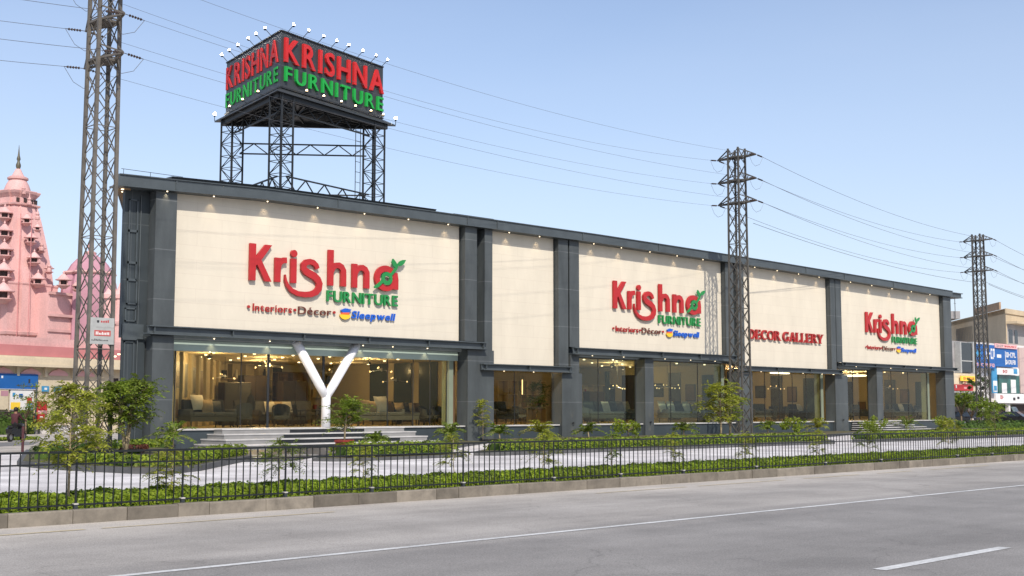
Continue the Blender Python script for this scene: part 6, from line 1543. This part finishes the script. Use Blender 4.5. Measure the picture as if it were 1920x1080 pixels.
# bay two
sofa(X(940, 49.2), 49.2, 1.9, 'dark sofa in the narrow second window', cloth_dark, .1, 2, 1.1); armchair(X(972, 49.4), 49.4, 'grey armchair in the narrow second window', cloth_grey, -.3)
table(X(958, 51.5), 51.5, 1.6, .8, .78, 'dark table at the back of the narrow second window'); cabinet(X(975, 58.5), 58.5, 4.5, .5, 2.7, 'tall display shelf behind the narrow second window', shelf_m, 3, 5)
feather_tree('potted_plant', (X(1004, 48.8), 48.8, FZ), 2.4, .8, .35, 'tall green indoor plant in the narrow second window', 'plant', tree_leaf_d, bark_d, 2, 26, .12, 6, .5, 201, .03, None, .9)
gl_ = thing('pendant_lamp', (X(978, 50.5), 50.5, 2.4), 'cluster of long golden pendant tubes in the narrow second window', 'lamp')
for k in range(6): 
    x_ = X(978, 50.5) - .3 + .12 * k; z_ = 2.5 + .25 * math.sin(k * 2.1)
    MB().tube([(x_, 50.5, z_), (x_, 50.5, z_ + .85)], .028, 6).build('lit_tube', glow if k == 3 else brass, gl_); MB().tube([(x_, 50.5, z_ + .85), (x_, 50.5, 4.55)], .006, 4).build('cord', frame_m, gl_)
# bay three
sofa(X(1140, 49.0), 49.0, 4.2, 'long grey sofa in the left pane of the third window', cloth_grey, .02, 4, 1.15); armchair(X(1098, 48.6), 48.6, 'pale grey armchair at the left of the third window', cloth_grey, .9, 1.1)
for px, cl, tx in ((1122, cloth_dark, 'dark cushion at the left of the long grey sofa'), (1136, cloth_light, 'pale cushion on the long grey sofa'), (1150, cloth_dark, 'black cushion right of the pale one on the long grey sofa'), (1163, wood, 'brown cushion on the right part of the long grey sofa'), (1174, cloth_tan, 'tan cushion at the right end of the long grey sofa')): cushion(X(px, 49.2), 49.2, .56, tx, cl, 0, .66)
table(X(1185, 48.5), 48.5, .8, .6, .62, 'small dark side table at the middle column of the third window')
cabinet(X(1108, 58), 58, 4.0, .5, 2.5, 'beige display shelf behind the left pane of the third window', shelf_m, 3, 4); dk = MB(); dk.box(X(1135, 57.5), X(1185, 57.5), 57.3, 57.5, FZ, 4.3); solo('dark_display_wall', dk, mat('slate display wall', (.07, .085, .10), .8, .2, 1), 'slate blue display wall behind the left pane of the third window', 'display wall')
chandelier(X(1158, 51), 51, 3.0, 'glowing chandelier in the left pane of the third window', .5)
sofa(X(1285, 49.2), 49.2, 4.6, 'long grey sofa with round cushions in the right pane of the third window', cloth_grey, .0, 4, 1.05)
for px, cl, tx in ((1242, cloth_light, 'pale cushion at the left of the sofa with round cushions'), (1258, cloth_light, 'second pale cushion on the sofa with round cushions'), (1272, cloth_dark, 'dark cushion in the middle of the sofa with round cushions'), (1287, cloth_light, 'pale cushion right of the dark one on the sofa with round cushions'), (1303, cloth_tan, 'tan cushion on the sofa with round cushions')): cushion(X(px, 49.4), 49.4, .54, tx, cl, .05, .72)
armchair(X(1318, 48.7), 48.7, 'black armchair at the right of the third window', cloth_dark, -.7, 1.2)
picture((X(1265, 59.9), 59.97, 1.8), (1, 0, 0), .8, 1.2, 'dark picture on the back wall behind the third window, left', screen_m); picture((X(1285, 59.9), 59.97, 2.0), (1, 0, 0), .7, 1.0, 'dark picture on the back wall behind the third window, right', screen_m)
cabinet(X(1238, 58.8), 58.8, 3.0, .5, 2.8, 'brown open shelf behind the right pane of the third window', wood, 3, 3)
chandelier(X(1252, 51), 51, 3.1, 'warm chandelier in the right pane of the third window', .8, 9); chandelier(X(1312, 50.5), 50.5, 3.5, 'small chandelier near the right end of the third window', .4)
feather_tree('potted_plant', (X(1310, 50.2), 50.2, FZ), 2.1, .6, .4, 'indoor plant behind the black armchair of the third window', 'plant', tree_leaf_d, bark_d, 1, 20, .12, 6, .45, 202, .03, None, .9)
# gallery bay
for px, yy, L_, cl, tx in ((1425, 49.2, 2.6, cloth_grey, 'grey sofa at the left of the gallery window'), (1505, 49.4, 2.8, cloth_dark, 'charcoal sofa at the right of the gallery window')): sofa(X(px, yy), yy, L_, tx, cl, .0, 3, 1.05)
table(X(1462, 49.6), 49.6, 2.4, 1.0, .8, 'long dark dining table in the middle of the gallery window')
for px, yy, tx in ((1448, 48.8, 'dark chair at the near left of the gallery table'), (1470, 48.8, 'dark chair at the near right of the gallery table'), (1452, 50.6, 'dark chair at the far left of the gallery table'), (1478, 50.6, 'dark chair at the far right of the gallery table')): chair(X(px, yy), yy, tx, cloth_dark, 3.1 if yy < 49 else 0)
cushion(X(1500, 49.6), 49.6, .52, 'pale cushion on the charcoal sofa of the gallery window', cloth_light, 0, .6); cushion(X(1518, 49.6), 49.6, .52, 'tan cushion on the charcoal sofa of the gallery window', cloth_tan, 0, .6)
cabinet(X(1430, 58.8), 58.8, 5, .5, 2.8, 'warm wooden display shelf behind the gallery window', shelf_m, 3, 5)
for px, tx in ((1462, 'dark hanging panel behind the gallery window, left'), (1490, 'dark hanging panel behind the gallery window, middle'), (1522, 'dark hanging panel behind the gallery window, right')): picture((X(px, 57), 57, 1.5), (1, 0, 0), 1.6, 2.6, tx, mat('slate panel', (.06, .075, .085), .8, .2, 1))
chandelier(X(1456, 51), 51, 3.2, 'warm chandelier in the gallery window', .6); cl_ = MB(); cl_.box(X(1452, 50), X(1480, 50), 49.9, 50.3, 4.2, 4.28); solo('ceiling_lamp', cl_, glow_mat('white ceiling strip', (1, .9, .72), 4), 'long lit ceiling strip in the gallery window', 'lamp')
# last bay
armchair(X(1592, 49), 49, 'black armchair in the left pane of the last window', cloth_dark, .3, 1.2); sofa(X(1612, 50.5), 50.5, 2.0, 'dark sofa in the left pane of the last window', cloth_dark, .1, 2, 1.05)
sofa(X(1692, 49.2), 49.2, 4.4, 'dark grey sofa in the right pane of the last window', cloth_dark, 0, 4, 1.1)
for px, cl, tx in ((1672, cloth_grey, 'grey cushion at the left of the last window sofa'), (1690, cloth_light, 'pale cushion in the middle of the last window sofa'), (1708, cloth_grey, 'grey cushion at the right of the last window sofa')): cushion(X(px, 49.4), 49.4, .54, tx, cl, 0, .66)
armchair(X(1725, 48.7), 48.7, 'black armchair at the right of the last window', cloth_dark, -.6, 1.15)
cabinet(X(1660, 58.5), 58.5, 4.5, .5, 3.0, 'beige display shelf behind the last window', shelf_m, 4, 4); cabinet(X(1605, 58.5), 58.5, 2.4, .5, 3.0, 'dark wooden shelf behind the left pane of the last window', dark_wood, 4, 2)
for px, tx in ((1706, 'dark framed picture on the back wall of the last window, left'), (1722, 'dark framed picture on the back wall of the last window, right')): picture((X(px, 59.9), 59.97, 1.9), (1, 0, 0), .9, 1.3, tx, screen_m)
chandelier(X(1668, 51), 51, 3.4, 'warm chandelier in the right pane of the last window', .7); cl_ = MB(); cl_.lathe((X(1603, 50), 50, 4.2), [(.9, 0), (1.0, .05), (.9, .1)], 20); solo('ceiling_lamp', cl_, MATS['white ceiling strip'], 'round lit ceiling lamp in the left pane of the last window', 'lamp')
# a second, deeper row of pieces on show
for px, yy, w_, h_, tx in ((445, 56.0, 1.6, 2.2, 'dark wardrobe deep in the entrance hall, far left'), (478, 56.5, 1.4, 2.6, 'dark wardrobe deep in the entrance hall behind the tub chair'), (552, 55.5, 1.5, 2.3, 'dark wardrobe deep in the entrance hall behind the left door frame'), (680, 57.2, 1.7, 2.5, 'dark wardrobe beside the red display wall'), (738, 57.5, 1.8, 2.7, 'dark wardrobe at the right end of the entrance hall back wall'), (1120, 55.5, 1.5, 2.0, 'dark wardrobe behind the left pane of the third window'), (1330, 55.0, 1.3, 2.3, 'dark wardrobe behind the black armchair of the third window'), (1440, 55.5, 1.5, 2.2, 'dark wardrobe behind the gallery table'), (1505, 56.0, 1.5, 2.4, 'dark wardrobe behind the gallery charcoal sofa'), (1640, 56.5, 1.4, 2.2, 'dark wardrobe in the middle of the last window'), (1700, 56.0, 1.4, 2.0, 'dark wardrobe behind the last window sofa')):
    x_ = X(px, yy); g = thing('wardrobe', (x_, yy, FZ), tx, 'wardrobe')
    mb = MB(); rbox(mb, x_ - w_ / 2, x_ + w_ / 2, yy, yy + .6, FZ + .08, FZ + h_, .02); mb.build('body', dark_wood, g)
    for k in (0, 1):
        x0 = x_ - w_ / 2 + .03 + k * (w_ / 2 - .015); mb = MB(); mb.box(x0, x0 + w_ / 2 - .05, yy - .022, yy - .001, FZ + .12, FZ + h_ - .04); d_ = mb.build('door', [dark_wood, cloth_dark][int(px) % 2], g)
        mb = MB(); hx = x0 + (w_ / 2 - .09 if k == 0 else .04); mb.tube([(hx, yy - .04, FZ + .9), (hx, yy - .04, FZ + 1.2)], .012, 5); mb.build('handle', chrome, d_)
    MB().box(x_ - w_ / 2 + .04, x_ + w_ / 2 - .04, yy + .04, yy + .56, FZ, FZ + .078).build('plinth_base', frame_m, g)
for px, yy, L_, cl, yw, tx in ((475, 52.5, 2.2, cloth_dark, .1, 'dark sofa in the second row, behind the tub chair'), (560, 53.0, 2.2, cloth_grey, -.1, 'grey sofa in the second row, behind the glass doors'), (720, 53.0, 2.6, cloth_dark, .1, 'dark sofa in the second row, under the starburst chandelier'), (790, 52.8, 2.0, cloth_tan, 0, 'tan sofa in the second row at the right of the entrance hall'), (1115, 52.5, 2.4, cloth_tan, 0, 'tan sofa in the second row of the third window'), (1300, 53, 2.6, cloth_dark, 0, 'dark sofa in the second row of the third window, right pane'), (1480, 53, 2.4, cloth_tan, 0, 'tan sofa in the second row of the gallery window'), (1690, 53, 2.6, cloth_tan, 0, 'tan sofa in the second row of the last window')):
    sofa(X(px, yy), yy, L_, tx, cl, yw, 2, 1.1)
for px, yy, hh, tx in ((470, 50.4, 1.75, 'dark clothes stand behind the tub chair'), (610, 51.0, 1.7, 'dark clothes stand behind the forked column')):
    x_ = X(px, yy); g = thing('clothes_stand', (x_, yy, FZ), tx, 'clothes stand'); MB().lathe((x_, yy, FZ), [(.2, 0), (.2, .03), (.03, .06)], 10).build('base', frame_m, g); MB().tube([(x_, yy, FZ + .05), (x_, yy, FZ + hh)], .02, 6).build('pole', frame_m, g)
    MB().lathe((x_, yy, FZ + hh * .45), [(.2, 0), (.22, .3), (.14, .6), (.05, .7)], 10).build('hanging_coat', cloth_dark, g)

# pictures and panels added on bare partitions, standing in for dark reflections and shelves
for x_, nm in ((66.55, 'third window'), (78.62, 'gallery window'), (95.3, 'last window')):
    for k, (y_, z_, w_, h_, ar) in enumerate(((48.9, 1.0, .9, 2.9, MATS['dark mirror']), (50.3, 2.2, .8, 1.1, wood), (51.6, 1.0, 1.0, 3.1, screen_m), (53.0, 2.5, .9, .9, screen_m), (54.2, 1.3, .7, 1.0, wood), (55.6, 1.0, 1.1, 3.0, dark_wood), (57.2, 2.2, .8, 1.2, screen_m))):
        picture((x_ - .003, y_, z_), (0, 1, 0), w_, h_, f'{["tall dark mirror", "brown picture", "tall dark panel", "square dark picture", "small brown picture", "tall wooden panel", "dark picture"][k]} added in place of dark reflections on the right hand side wall of the {nm}', ar)
